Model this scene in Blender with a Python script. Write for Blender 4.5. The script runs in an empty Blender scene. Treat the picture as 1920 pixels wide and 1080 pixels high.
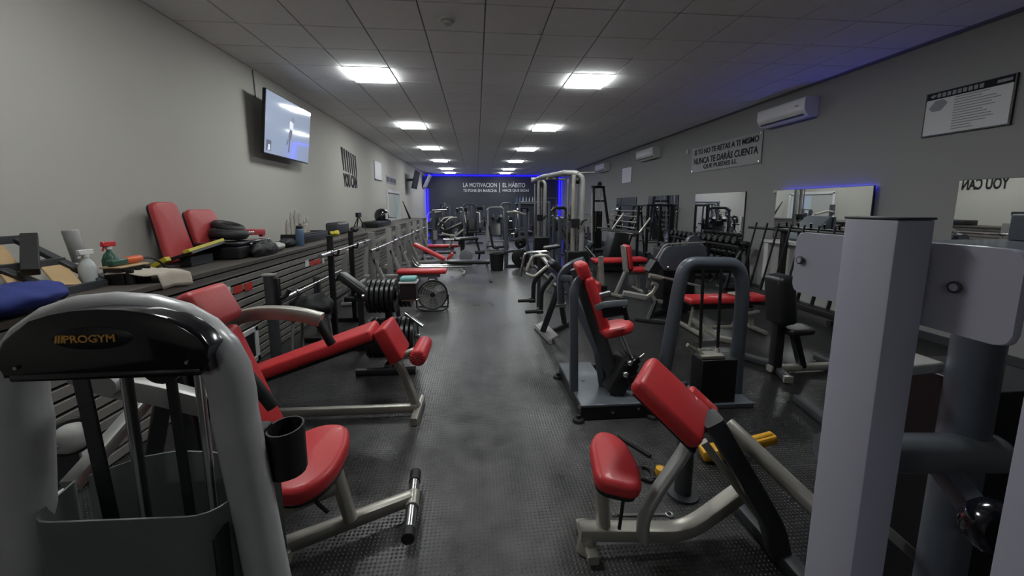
import bpy, bmesh, math, random
from mathutils import Vector, Matrix
random.seed(7)
SC = bpy.context.scene
COL = SC.collection
R = math.radians
# ------------------------------------------------------------------ camera, world, exposure
cam = bpy.data.objects.new('camera', bpy.data.cameras.new('camera'))
COL.objects.link(cam); SC.camera = cam
cam.location = (0, 0, 1.6)
cam.rotation_euler = (R(90 - 7.9), 0, R(-5.16))
cam.data.sensor_width = 36; cam.data.lens = 735 / 1920 * 36
cam.data.shift_y = -53 / 1920
cam.data.clip_start = 0.02; cam.data.clip_end = 100
W = bpy.data.worlds.new('world'); SC.world = W; W.use_nodes = True
W.node_tree.nodes['Background'].inputs[0].default_value = (0.02, 0.022, 0.03, 1)
W.node_tree.nodes['Background'].inputs[1].default_value = 0.3
SC.view_settings.view_transform = 'Standard'; SC.view_settings.look = 'None'
SC.view_settings.gamma = 1; SC.view_settings.use_curve_mapping = False
SC.view_settings.exposure = 0.0
LAMP = 35.0        # ceiling panels
LED = 18.0        # blue strips
# ------------------------------------------------------------------ materials
MATS = {}
def mat(name, col, rough=0.5, metal=0.0, var=0.0, vs=6.0, bump=0.0, bs=40.0, emit=None, es=1.0, spec=0.5, coat=0.0, rv=0.0):
    m = bpy.data.materials.new(name); m.use_nodes = True
    nt = m.node_tree; b = nt.nodes['Principled BSDF']
    b.inputs['Base Color'].default_value = (*col, 1); b.inputs['Roughness'].default_value = rough
    b.inputs['Metallic'].default_value = metal; b.inputs['Specular IOR Level'].default_value = spec
    b.inputs['Coat Weight'].default_value = coat
    if emit:
        b.inputs['Emission Color'].default_value = (*emit, 1); b.inputs['Emission Strength'].default_value = es
    tc = None
    if var or bump or rv:
        tc = nt.nodes.new('ShaderNodeTexCoord')
    if var or rv:
        n = nt.nodes.new('ShaderNodeTexNoise'); n.inputs['Scale'].default_value = vs; n.inputs['Detail'].default_value = 5
        nt.links.new(tc.outputs['Object'], n.inputs['Vector'])
        if var:
            mx = nt.nodes.new('ShaderNodeMix'); mx.data_type = 'RGBA'
            mx.inputs[6].default_value = (*[c * (1 - var) for c in col], 1)
            mx.inputs[7].default_value = (*[min(1, c * (1 + var)) for c in col], 1)
            nt.links.new(n.outputs['Fac'], mx.inputs[0]); nt.links.new(mx.outputs[2], b.inputs['Base Color'])
        if rv:
            mr = nt.nodes.new('ShaderNodeMapRange'); mr.inputs[1].default_value = .3; mr.inputs[2].default_value = .7
            mr.inputs[3].default_value = max(0, rough - rv); mr.inputs[4].default_value = min(1, rough + rv)
            nt.links.new(n.outputs['Fac'], mr.inputs[0]); nt.links.new(mr.outputs[0], b.inputs['Roughness'])
    if bump:
        n2 = nt.nodes.new('ShaderNodeTexNoise'); n2.inputs['Scale'].default_value = bs; n2.inputs['Detail'].default_value = 4
        nt.links.new(tc.outputs['Object'], n2.inputs['Vector'])
        bp = nt.nodes.new('ShaderNodeBump'); bp.inputs['Strength'].default_value = bump; bp.inputs['Distance'].default_value = 0.01
        nt.links.new(n2.outputs['Fac'], bp.inputs['Height']); nt.links.new(bp.outputs[0], b.inputs['Normal'])
    MATS[name] = m
    return m
mat('wall_paint', (.415, .40, .365), .75, var=.04, vs=1.2, bump=.03, bs=120)
mat('wall_grey', (.25, .248, .245), .75, var=.04, vs=1.2, bump=.03, bs=120)
mat('wall_navy', (.035, .038, .055), .6, var=.05, vs=2)
mat('tile', (.86, .87, .88), .9, var=.05, vs=9, bump=.25, bs=220)
mat('grid', (.28, .28, .285), .7)
mat('red', (.56, .030, .036), .44, var=.08, vs=5, bump=.10, bs=55, coat=.08)
mat('red_dull', (.42, .045, .048), .45, var=.12, vs=4, bump=.08, bs=50)
mat('silver', (.43, .41, .365), .38, .55, var=.14, vs=9, rv=.1)
mat('silver_paint', (.33, .325, .315), .42, .25, var=.12, vs=6, rv=.1)
mat('silver_dark', (.20, .20, .21), .45, .3, var=.15, vs=6)
mat('arch_paint', (.52, .52, .53), .4, .15, var=.22, vs=9, rv=.12, coat=.15)
mat('chrome', (.60, .60, .60), .24, 1.0, rv=.03, vs=12)
mat('grey_blue', (.40, .40, .485), .5, var=.05, vs=3, coat=.1)
mat('slate', (.085, .097, .12), .42, .1, var=.12, vs=5, coat=.2)
mat('platform', (.16, .175, .20), .36, .35, var=.12, vs=7, rv=.1)
mat('charcoal', (.045, .047, .052), .45, .15, var=.15, vs=8)
mat('black_metal', (.012, .012, .014), .42, .1, var=.2, vs=10)
mat('black_rubber', (.011, .011, .012), .6, var=.25, vs=12, bump=.1)
mat('black_gloss', (.006, .006, .010), .14, coat=.6)
mat('black_pad', (.012, .012, .014), .4, bump=.1, bs=50)
mat('iron', (.02, .02, .022), .34, .4, var=.2, vs=14)
mat('guard', (.165, .185, .177), .46, .15, var=.22, vs=7, rv=.1)
mat('white', (.62, .62, .62), .4)
mat('white_dull', (.42, .42, .40), .6, var=.06)
mat('white_letter', (.75, .75, .78), .5)
mat('black_letter', (.008, .008, .011), .6, spec=.15)
mat('grey_letter', (.10, .10, .11), .5)
mat('slat', (.17, .16, .148), .5, var=.2, vs=5, bump=.08, bs=60)
mat('slat_gap', (.012, .012, .012), .8)
mat('worktop', (.07, .06, .052), .55, var=.2, vs=5)
mat('mirror', (.86, .88, .87), .015, 1.0)
mat('wall_gloss', (.20, .20, .2), .42)
mat('led_hidden', (.03, .03, .5), .5, emit=(.02, .03, 1.0), es=30)
mat('glass', (.55, .62, .62), .1, 0, spec=.6)
mat('light_panel', (1, 1, 1), .5, emit=(.96, 1.0, .985), es=LAMP)
mat('led', (.03, .03, .5), .5, emit=(.003, .0015, 1.0), es=LED)
mat('screen', (.1, .12, .16), .08, emit=(.42, .50, .66), es=.62, coat=.5)
mat('screen_dark', (.008, .009, .013), .06, coat=.6)
mat('print_light', (.5, .53, .6), .4, emit=(.6, .66, .78), es=.6)
mat('print_dark', (.05, .055, .08), .4, emit=(.09, .1, .15), es=.6)
mat('paper', (.52, .52, .53), .45)
mat('paper_grey', (.20, .20, .22), .5)
mat('wood', (.46, .31, .16), .55, var=.15, vs=8)
mat('blue_cloth', (.012, .025, .16), .8, var=.2, vs=8, bump=.2, bs=25)
mat('cloth', (.40, .36, .30), .9, var=.1, vs=8, bump=.2, bs=30)
mat('green_bottle', (.03, .085, .065), .3)
mat('clear_plastic', (.45, .47, .47), .25)
mat('orange', (.62, .12, .035), .45)
mat('yellow', (.50, .42, .03), .5)
mat('tool_yellow', (.70, .36, .02), .42, var=.1)
mat('steel_blue', (.10, .17, .27), .35, .2)
mat('teal', (.16, .42, .40), .5)
mat('red_sticker', (.45, .03, .02), .5)
mat('gold_letter', (.85, .45, .12), .4)
mat('crystal', (.80, .77, .70), .08)
MATS['crystal'].node_tree.nodes['Principled BSDF'].inputs['Transmission Weight'].default_value = .75
mat('fan_grey', (.42, .42, .41), .45, .1)
def floor_mat():
    m = bpy.data.materials.new('floor_rubber'); m.use_nodes = True; nt = m.node_tree; N = nt.nodes.new; L = nt.links.new
    b = nt.nodes['Principled BSDF']; tc = N('ShaderNodeTexCoord')
    big = N('ShaderNodeTexNoise'); big.inputs['Scale'].default_value = .9; big.inputs['Detail'].default_value = 6; L(tc.outputs['Object'], big.inputs['Vector'])
    fine = N('ShaderNodeTexNoise'); fine.inputs['Scale'].default_value = 7; fine.inputs['Detail'].default_value = 6; L(tc.outputs['Object'], fine.inputs['Vector'])
    add = N('ShaderNodeMath'); add.operation = 'ADD'; L(big.outputs['Fac'], add.inputs[0]); L(fine.outputs['Fac'], add.inputs[1])
    cr = N('ShaderNodeValToRGB'); cr.color_ramp.elements[0].position = .35; cr.color_ramp.elements[1].position = .72
    half = N('ShaderNodeMath'); half.operation = 'MULTIPLY'; half.inputs[1].default_value = .5; L(add.outputs[0], half.inputs[0])
    cr.color_ramp.elements[0].color = (.038, .038, .038, 1); cr.color_ramp.elements[1].color = (.125, .122, .12, 1)
    L(half.outputs[0], cr.inputs[0])
    # the aisle is painted paler than the mats: scuffing and reflected light together
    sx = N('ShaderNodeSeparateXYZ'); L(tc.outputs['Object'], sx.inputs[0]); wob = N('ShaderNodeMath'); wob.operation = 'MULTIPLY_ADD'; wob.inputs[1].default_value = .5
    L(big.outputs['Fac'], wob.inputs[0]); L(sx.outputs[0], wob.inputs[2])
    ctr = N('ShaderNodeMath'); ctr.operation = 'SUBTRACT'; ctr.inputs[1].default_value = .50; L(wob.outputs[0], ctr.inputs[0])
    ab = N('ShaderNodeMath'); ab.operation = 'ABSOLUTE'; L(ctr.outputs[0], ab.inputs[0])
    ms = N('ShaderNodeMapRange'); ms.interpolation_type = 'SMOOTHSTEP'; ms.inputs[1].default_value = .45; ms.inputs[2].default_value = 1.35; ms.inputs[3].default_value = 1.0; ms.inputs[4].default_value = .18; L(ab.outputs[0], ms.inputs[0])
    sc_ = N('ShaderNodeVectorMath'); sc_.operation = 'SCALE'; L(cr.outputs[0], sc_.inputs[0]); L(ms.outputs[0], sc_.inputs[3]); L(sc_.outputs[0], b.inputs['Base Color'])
    b.inputs['Specular IOR Level'].default_value = .42
    mr = N('ShaderNodeMapRange'); mr.inputs[1].default_value = .35; mr.inputs[2].default_value = .65; mr.inputs[3].default_value = .27; mr.inputs[4].default_value = .42
    L(half.outputs[0], mr.inputs[0]); L(mr.outputs[0], b.inputs['Roughness'])
    # raised checker-plate studs
    sp = N('ShaderNodeSeparateXYZ'); L(tc.outputs['Object'], sp.inputs[0])
    def sn(op):
        a = N('ShaderNodeMath'); a.operation = op; L(sp.outputs[0], a.inputs[0]); L(sp.outputs[1], a.inputs[1])
        k = N('ShaderNodeMath'); k.operation = 'MULTIPLY'; k.inputs[1].default_value = 150; L(a.outputs[0], k.inputs[0])
        s = N('ShaderNodeMath'); s.operation = 'SINE'; L(k.outputs[0], s.inputs[0]); return s
    s1, s2 = sn('ADD'), sn('SUBTRACT')
    pr = N('ShaderNodeMath'); pr.operation = 'MULTIPLY'; L(s1.outputs[0], pr.inputs[0]); L(s2.outputs[0], pr.inputs[1])
    mx = N('ShaderNodeMath'); mx.operation = 'MAXIMUM'; mx.inputs[1].default_value = .15; L(pr.outputs[0], mx.inputs[0])
    bp = N('ShaderNodeBump'); bp.inputs['Strength'].default_value = .85; bp.inputs['Distance'].default_value = .004
    L(mx.outputs[0], bp.inputs['Height'])
    bp2 = N('ShaderNodeBump'); bp2.inputs['Strength'].default_value = .25; bp2.inputs['Distance'].default_value = .02
    L(fine.outputs['Fac'], bp2.inputs['Height']); L(bp.outputs[0], bp2.inputs['Normal']); L(bp2.outputs[0], b.inputs['Normal'])
    MATS['floor_rubber'] = m
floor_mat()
# ------------------------------------------------------------------ mesh helpers
Z = Vector((0, 0, 1))
def V(p): return p if isinstance(p, Vector) else Vector(p)
def _frame(t, side=None):
    t = t.normalized()
    if side is None:
        side = t.cross(Z)
        if side.length < 1e-4: side = Vector((1, 0, 0))
    side = V(side); side = (side - t * side.dot(t))
    if side.length < 1e-6: side = t.orthogonal()
    side.normalize(); return side, side.cross(t).normalized()
def _bevel(bm, geom_faces, w, seg):
    if w <= 0: return
    es = list({e for f in geom_faces for e in f.edges})
    bmesh.ops.bevel(bm, geom=es, offset=w, segments=seg, profile=.5, affect='EDGES', clamp_overlap=True)
def slab(bm, a, b, w, th, side=None, bev=.004, seg=1, w2=None, th2=None):
    """a box from a to b; w across (side), th along the normal"""
    a, b = V(a), V(b); s, n = _frame(b - a, side); w2 = w if w2 is None else w2; th2 = th if th2 is None else th2
    vs = []
    for p, ww, tt in ((a, w, th), (b, w2, th2)):
        for i, j in ((-1, -1), (1, -1), (1, 1), (-1, 1)):
            vs.append(bm.verts.new(p + s * (i * ww / 2) + n * (j * tt / 2)))
    fs = [bm.faces.new([vs[i] for i in q]) for q in ((3, 2, 1, 0), (4, 5, 6, 7), (0, 1, 5, 4), (1, 2, 6, 5), (2, 3, 7, 6), (3, 0, 4, 7))]
    _bevel(bm, fs, bev, seg)
def pad(bm, a, b, w, th, side=None, bev=.02, w2=None, th2=None): slab(bm, a, b, w, th, side, bev, 4, w2, th2)
def box(bm, c, s, rz=0, bev=.003, seg=1):
    c = V(c); r = Matrix.Rotation(R(rz), 3, 'Z')
    slab(bm, c - Z * (s[2] / 2), c + Z * (s[2] / 2), s[0], s[1], r @ Vector((1, 0, 0)), bev, seg)
def rbox(bm, c, s, rz=0, bev=.02): box(bm, c, s, rz, bev, 4)
def fillet(pts, r, n=5):
    pts = [V(p) for p in pts]
    if r <= 0 or len(pts) < 3: return pts
    out = [pts[0]]
    for i in range(1, len(pts) - 1):
        p, a, b = pts[i], pts[i - 1] - pts[i], pts[i + 1] - pts[i]
        d = min(r, a.length * .49, b.length * .49); A = p + a.normalized() * d; Bq = p + b.normalized() * d
        for k in range(n + 1):
            t = k / n; out.append(A * (1 - t) ** 2 + p * (2 * t * (1 - t)) + Bq * t * t)
    out.append(pts[-1]); return out
def sweep(bm, pts, prof, fil=0, side=None, closed=False):
    pts = fillet(pts, fil); n = len(pts); k = len(prof); rings = []; s = None
    for i, p in enumerate(pts):
        if closed: t = (pts[(i + 1) % n] - pts[i - 1])
        else: t = (pts[min(i + 1, n - 1)] - pts[max(i - 1, 0)])
        s, nn = _frame(t, side if s is None else s)
        rings.append([bm.verts.new(p + s * x + nn * y) for x, y in prof])
    for i in range(n if closed else n - 1):
        A, Bq = rings[i], rings[(i + 1) % n]
        for j in range(k):
            bm.faces.new((A[j], A[(j + 1) % k], Bq[(j + 1) % k], Bq[j]))
    if not closed:
        bm.faces.new(rings[0][::-1]); bm.faces.new(rings[-1])
def circ(rx, ry=None, n=12): ry = ry or rx; return [(rx * math.cos(2 * math.pi * i / n), ry * math.sin(2 * math.pi * i / n)) for i in range(n)]
def rrect(w, h, r=None):
    r = r or min(w, h) * .18; o = []
    for cx, cy, a0 in ((w / 2 - r, h / 2 - r, 0), (-w / 2 + r, h / 2 - r, 90), (-w / 2 + r, -h / 2 + r, 180), (w / 2 - r, -h / 2 + r, 270)):
        for k in range(3): a = R(a0 + 45 * k); o.append((cx + r * math.cos(a), cy + r * math.sin(a)))
    return o
def tube(bm, pts, r, fil=.05, n=12): sweep(bm, pts, circ(r, n=n), fil)
def oval(bm, pts, w, h, fil=.05, side=None): sweep(bm, pts, circ(w / 2, h / 2, 16), fil, side)
def rtube(bm, pts, w, h, fil=.05, side=None): sweep(bm, pts, rrect(w, h), fil, side)
def cyl(bm, a, b, r, r2=None, n=16, bev=0):
    a, b = V(a), V(b); t = b - a; s, nn = _frame(t); r2 = r if r2 is None else r2
    A = [bm.verts.new(a + s * x + nn * y) for x, y in circ(r, n=n)]; Bq = [bm.verts.new(b + s * x + nn * y) for x, y in circ(r2, n=n)]
    for j in range(n): bm.faces.new((A[j], A[(j + 1) % n], Bq[(j + 1) % n], Bq[j]))
    f1 = bm.faces.new(A[::-1]); f2 = bm.faces.new(Bq)
    if bev: _bevel(bm, [f1, f2], bev, 3)
def lathe(bm, prof, o=(0, 0, 0), axis=(0, 0, 1), n=20):
    o, axis = V(o), V(axis).normalized(); s, nn = _frame(axis); rings = []
    for r, z in prof:
        if r < 1e-5: rings.append([bm.verts.new(o + axis * z)])
        else: rings.append([bm.verts.new(o + axis * z + s * x + nn * y) for x, y in circ(r, n=n)])
    for A, Bq in zip(rings, rings[1:]):
        for j in range(n):
            q = [A[j % len(A)], A[(j + 1) % len(A)], Bq[(j + 1) % len(Bq)], Bq[j % len(Bq)]]
            q2 = []
            for v in q:
                if v not in q2: q2.append(v)
            if len(q2) > 2: bm.faces.new(q2)
    for r_ in (rings[0], rings[-1]):
        if len(r_) > 2: bm.faces.new(r_)
def ring(bm, c, axis, rad, r, n=28, k=6):
    c, axis = V(c), V(axis).normalized(); s, nn = _frame(axis)
    sweep(bm, [c + s * (rad * math.cos(2 * math.pi * i / n)) + nn * (rad * math.sin(2 * math.pi * i / n)) for i in range(n)], circ(r, n=k), 0, axis, True)
def ball(bm, c, r, sc=(1, 1, 1), u=14, v=9):
    M = Matrix.Translation(V(c)) @ Matrix.Diagonal((*sc, 1)); bmesh.ops.create_uvsphere(bm, u_segments=u, v_segments=v, radius=r, matrix=M)
def outline(bm, pts, o, ux, uy, th, bev=.0, seg=3):
    """extrude a 2-D outline (in axes ux, uy at o) by th along ux x uy, rounded edges"""
    o, ux, uy = V(o), V(ux).normalized(), V(uy).normalized(); n = ux.cross(uy).normalized()
    if bev >= .015 and th > 0:            # cushion: rings stepping inwards along the outline's normals
        k = len(pts); cx = sum(p[0] for p in pts) / k; cy = sum(p[1] for p in pts) / k; nr = []
        for j in range(k):
            t = Vector((pts[(j + 1) % k][0] - pts[j - 1][0], pts[(j + 1) % k][1] - pts[j - 1][1])); m = Vector((-t.y, t.x)).normalized()
            if m.dot(Vector((cx - pts[j][0], cy - pts[j][1]))) < 0: m = -m
            nr.append(m)
        b = min(bev, th / 2); steps = [(b * (1 - math.sin(R(a))), b * (1 - math.cos(R(a)))) for a in (0, 22, 45, 68, 90)]
        prof = steps + [(i, th - h) for i, h in steps[::-1]]; rings = []
        for inset, h in prof: rings.append([bm.verts.new(o + ux * (p[0] + m.x * inset) + uy * (p[1] + m.y * inset) + n * h) for p, m in zip(pts, nr)])
        for q, r_ in zip(rings, rings[1:]):
            for j in range(k): bm.faces.new((q[j], q[(j + 1) % k], r_[(j + 1) % k], r_[j]))
        for rg, h in ((rings[0], 0), (rings[-1], th + b * .35)):   # slightly domed top
            c = bm.verts.new(o + ux * cx + uy * cy + n * h)
            for j in range(k): bm.faces.new((rg[j], rg[(j + 1) % k], c))
        return
    A = [bm.verts.new(o + ux * x + uy * y) for x, y in pts]; Bq = [bm.verts.new(o + ux * x + uy * y + n * th) for x, y in pts]; k = len(pts)
    f1 = bm.faces.new(A[::-1]); f2 = bm.faces.new(Bq)
    for j in range(k): bm.faces.new((A[j], A[(j + 1) % k], Bq[(j + 1) % k], Bq[j]))
    _bevel(bm, [f1, f2], bev, seg)
def rpoly(pts, r, n=5):
    k = len(pts); out = []
    for i in range(k):
        p = Vector((*pts[i], 0)); a = Vector((*pts[i - 1], 0)) - p; b = Vector((*pts[(i + 1) % k], 0)) - p
        d = min(r, a.length * .49, b.length * .49); A = p + a.normalized() * d; Bq = p + b.normalized() * d
        for q in range(n + 1):
            t = q / n; v = A * (1 - t) ** 2 + p * (2 * t * (1 - t)) + Bq * t * t; out.append((v.x, v.y))
    return out
def wrinkle(bm, amp, sc):
    from mathutils import noise
    for v in bm.verts: v.co += Vector(noise.noise_vector(v.co * sc)) * amp
# ------------------------------------------------------------------ objects
ORG = {}
def mesh_obj(name, bm, m, org=Vector((0, 0, 0)), ang=40):
    bmesh.ops.recalc_face_normals(bm, faces=bm.faces)
    bmesh.ops.translate(bm, verts=bm.verts, vec=-org)
    me = bpy.data.meshes.new(name); bm.to_mesh(me); bm.free()
    me.materials.append(MATS[m] if isinstance(m, str) else m)
    me.polygons.foreach_set('use_smooth', [True] * len(me.polygons)); me.set_sharp_from_angle(angle=R(ang))
    o = bpy.data.objects.new(name, me); COL.objects.link(o); return o
def tag(o, label=None, cat=None, group=None, kind=None):
    if label: o['label'] = label
    if cat: o['category'] = cat
    if group: o['group'] = group
    if kind: o['kind'] = kind
    return o
def T(name, label, cat, loc, group=None, kind=None):
    o = bpy.data.objects.new(name, None); o.empty_display_size = .1; COL.objects.link(o); o.location = loc; ORG[o] = V(loc).copy()
    return tag(o, label, cat, group, kind)
def P(t, name, m, *ops, label=None, ang=40, kind=None):
    """a part of t: one mesh from (function, args...) operations in world coordinates"""
    bm = bmesh.new()
    for op in ops:
        kw = op[-1] if isinstance(op[-1], dict) else {}
        op[0](bm, *(op[1:-1] if kw else op[1:]), **kw)
    o = mesh_obj(name, bm, m, ORG[t], ang); o.parent = t; ORG[o] = ORG[t]
    return tag(o, label, kind=kind)
def S(name, label, cat, m, loc, *ops, group=None, kind=None, ang=40):
    """a thing that is one mesh"""
    bm = bmesh.new()
    for op in ops:
        kw = op[-1] if isinstance(op[-1], dict) else {}
        op[0](bm, *(op[1:-1] if kw else op[1:]), **kw)
    o = mesh_obj(name, bm, m, V(loc), ang); o.location = loc; ORG[o] = V(loc).copy()
    return tag(o, label, cat, group, kind)
def dup(root, loc, rz=None, label=None):
    c = root.copy(); COL.objects.link(c); c.location = loc; ORG[c] = V(loc).copy()
    if rz is not None: c.rotation_euler.z = R(rz)
    if label: c['label'] = label
    for ch in list(root.children):
        d = ch.copy(); COL.objects.link(d); d.parent = c
        for g in list(ch.children):
            e = g.copy(); COL.objects.link(e); e.parent = d
    return c
def like(o, parent, loc):
    """another piece with the same mesh"""
    c = o.copy(); COL.objects.link(c); c.parent = parent; c.location = loc; return c
def words(parent, name, s, o, ux, uy, h, width, m, depth=.006, bold=.0, name_mesh=None):
    """flat lettering: s set along ux with cap height h, squeezed to the given width"""
    cu = bpy.data.curves.new('lettering', 'FONT'); cu.body = s; cu.size = 1; cu.extrude = depth / 2; cu.offset = bold; cu.resolution_u = 3
    tmp = bpy.data.objects.new('lettering', cu); COL.objects.link(tmp)
    me = bpy.data.meshes.new_from_object(tmp.evaluated_get(bpy.context.evaluated_depsgraph_get()))
    bpy.data.objects.remove(tmp); bpy.data.curves.remove(cu)
    xs = [v.co.x for v in me.vertices]; ys = [v.co.y for v in me.vertices]; x0, x1, y0, y1 = min(xs), max(xs), min(ys), max(ys)
    o, ux, uy = V(o), V(ux).normalized(), V(uy).normalized(); n = ux.cross(uy); org = ORG[parent]
    for v in me.vertices:
        v.co = o + ux * ((v.co.x - x0) / (x1 - x0) * width) + uy * ((v.co.y - y0) / (y1 - y0) * h) + n * (v.co.z + depth / 2) - org
    me.materials.clear(); me.materials.append(MATS[m]); ob = bpy.data.objects.new(name, me); COL.objects.link(ob); ob.parent = parent; ORG[ob] = org
    return ob
X1, Y1 = Vector((1, 0, 0)), Vector((0, 1, 0))
# ------------------------------------------------------------------ the room
XL, XR, YB, YF, ZC = -3.08, 5.36, 24.9, -6.6, 3.48
def struct(name, m, *ops): return S(name, None, None, m, (0, 0, 0), *ops, kind='structure')
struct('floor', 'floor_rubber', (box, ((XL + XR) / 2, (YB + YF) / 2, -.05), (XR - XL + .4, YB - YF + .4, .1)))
struct('wall_left', 'wall_paint', (box, (XL - .06, (YB + YF) / 2, ZC / 2 + .1), (.12, YB - YF + .2, ZC + .4)))
struct('wall_right', 'wall_grey', (box, (XR + .06, (YB + YF) / 2, ZC / 2 + .1), (.12, YB - YF + .2, ZC + .4)))
struct('wall_back', 'wall_navy', (box, ((XL + XR) / 2, YB + .06, ZC / 2 + .1), (XR - XL + .24, .12, ZC + .4)))
struct('wall_front', 'wall_grey', (box, ((XL + XR) / 2, YF - .06, ZC / 2 + .1), (XR - XL + .24, .12, ZC + .4)))
struct('baseboard_right', 'charcoal', (box, (XR - .008, (YB + YF) / 2, .05), (.016, YB - YF, .1)))
ceil = struct('ceiling', 'grid', (box, ((XL + XR) / 2, (YB + YF) / 2, ZC + .06), (XR - XL + .2, YB - YF + .2, .1)))
TX, TY, GX, GY = .64, .61, .11, 4.0
LX = (-1.49, 1.71); LY = (6.135, 9.795, 13.455, 17.115, 20.775, 23.215)
lamp_cells = {(round((x - GX - TX / 2) / TX), round((y - GY - TY / 2) / TY)) for x in LX for y in LY} | {(round((x - GX - TX / 2) / TX), round((q - GY - TY / 2) / TY)) for x in LX for q in (2.475, -4.845)}
cells = [(i, j) for i in range(-5, 9) for j in range(-18, 35) if XL < GX + (i + .5) * TX < XR + .1 and YF < GY + (j + .5) * TY < YB and (i, j) not in lamp_cells]
near = [c for c in cells if c[1] >= -1]; near.sort(key=lambda c: c[1]); keep = set(near[:300])
bmt = bmesh.new(); box(bmt, (0, 0, 0), (TX - .014, TY - .014, .016), 0, .003); tile0 = None
rest = bmesh.new()
def tile_pos(i, j):
    x0, x1 = max(GX + i * TX, XL), min(GX + (i + 1) * TX, XR); return x0, x1, GY + (j + .5) * TY
for (i, j) in cells:
    x0, x1, y = tile_pos(i, j); full = abs(x1 - x0 - TX) < 1e-3
    if (i, j) in keep:
        if full and tile0 is None:
            tile0 = mesh_obj('ceiling_tile', bmt, 'tile'); tile0.parent = ceil; tile0.location = ((x0 + x1) / 2, y, ZC + .005)
        elif full: like(tile0, ceil, ((x0 + x1) / 2, y, ZC + .005))
        else:
            b2 = bmesh.new(); box(b2, (0, 0, 0), (x1 - x0 - .014, TY - .014, .016), 0, .003); t2 = mesh_obj('ceiling_tile', b2, 'tile'); t2.parent = ceil; t2.location = ((x0 + x1) / 2, y, ZC + .005)
    else: box(rest, ((x0 + x1) / 2, y, ZC + .005), (x1 - x0 - .014, TY - .014, .016), 0, 0)
ro = mesh_obj('ceiling_tile_field', rest, 'tile'); ro.parent = ceil; ro['kind'] = 'stuff'
# lamps: a metal frame and a glowing diffuser
lamp = T('ceiling_light', 'x', 'ceiling light', (LX[0], LY[0], ZC), 'square light panels in the ceiling')
fr = [(box, (LX[0] + dx * .298, LY[0] + dy * .298, ZC - .002), ((.03, .626, .02) if dx else (.566, .03, .02))) for dx, dy in ((1, 0), (-1, 0), (0, 1), (0, -1))]
P(lamp, 'frame', 'white', *fr); P(lamp, 'diffuser', 'light_panel', (box, (LX[0], LY[0], ZC - .018), (.572, .572, .042), 0, 0))
ordn = ['first', 'second', 'third', 'fourth', 'fifth', 'last']
for k, x in enumerate(LX):
    for q, y in enumerate(LY):
        lab = '%s square ceiling light from the smoke detector, row nearer the %s' % (ordn[q], ('television wall', 'mirror wall')[k])
        if k == 0 and q == 0: lamp['label'] = lab
        else: dup(lamp, (x, y, ZC), None, lab)
dup(lamp, (LX[0], -4.845, ZC), None, 'added unseen square ceiling light far behind the camera near the television wall')  # added rear lamp, unseen, lifts the machine fronts that face the camera
dup(lamp, (LX[1], 2.475, ZC), None, 'square white ceiling light overhead, just out of view near the mirror wall')
dup(lamp, (LX[0], 2.475, ZC), None, 'square white ceiling light overhead, just out of view near the television wall')
sd = T('smoke_detector', 'round white smoke detector on the ceiling tiles', 'smoke detector', (-.27, 4.33, ZC))
P(sd, 'base', 'white_dull', (lathe, [(0, 0), (.075, 0), (.075, -.02), (.06, -.03), (0, -.03)], (-.27, 4.33, ZC - .002)))
P(sd, 'sensor_cap', 'white_dull', (lathe, [(.045, -.025), (.045, -.05), (.03, -.06), (0, -.06)], (-.27, 4.33, ZC - .002)))
S('sprinkler_head', 'tiny metal sprinkler head between ceiling tiles', 'sprinkler', 'chrome', (.74, 4.6, ZC), (lathe, [(.02, 0), (.02, -.008), (.007, -.012), (.007, -.03), (.018, -.033), (0, -.035)], (.74, 4.6, ZC), (0, 0, 1), 12))
# blue led strips round the far wall
S('led_strip', 'blue light strip along the top of the dark far wall', 'light strip', 'led', (0, YB - .05, ZC - .05), (box, ((XL + XR) / 2, YB - .03, ZC - .05), (XR - XL - .1, .03, .03)), group='blue light strips on the far wall')
S('led_strip', 'upright blue light strip where far wall meets the television wall', 'light strip', 'led', (XL + .12, YB - .05, 1.6), (box, (XL + .10, YB - .03, 1.6), (.07, .03, 2.0)), group='blue light strips on the far wall')
S('led_strip', 'upright blue light strip where far wall meets the mirror wall', 'light strip', 'led', (XR - .1, YB - .05, 2), (box, (XR - .10, YB - .03, 1.9), (.07, .03, 2.9)), group='blue light strips on the far wall')
# far wall slogan
sl = T('wall_lettering', 'white lettering on the dark far wall reading LA MOTIVACION EL HÁBITO', 'lettering', (1.2, YB - .01, 2.4))
for s, x, z, h, w in (('LA MOTIVACION', -.80, 2.72, .27, 2.1), ('TE PONE EN MARCHA', -.80, 2.42, .19, 2.1), ('EL HÁBITO', 1.66, 2.72, .34, 1.42), ('HACE QUE SIGAS', 1.66, 2.42, .19, 1.66)):
    words(sl, 'word_line', s, (x, YB - .012, z), X1, Z, h, w, 'white_letter', .01, .012)
P(sl, 'divider_bar', 'white_letter', (box, (1.47, YB - .01, 2.7), (.045, .012, .6)))
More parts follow.
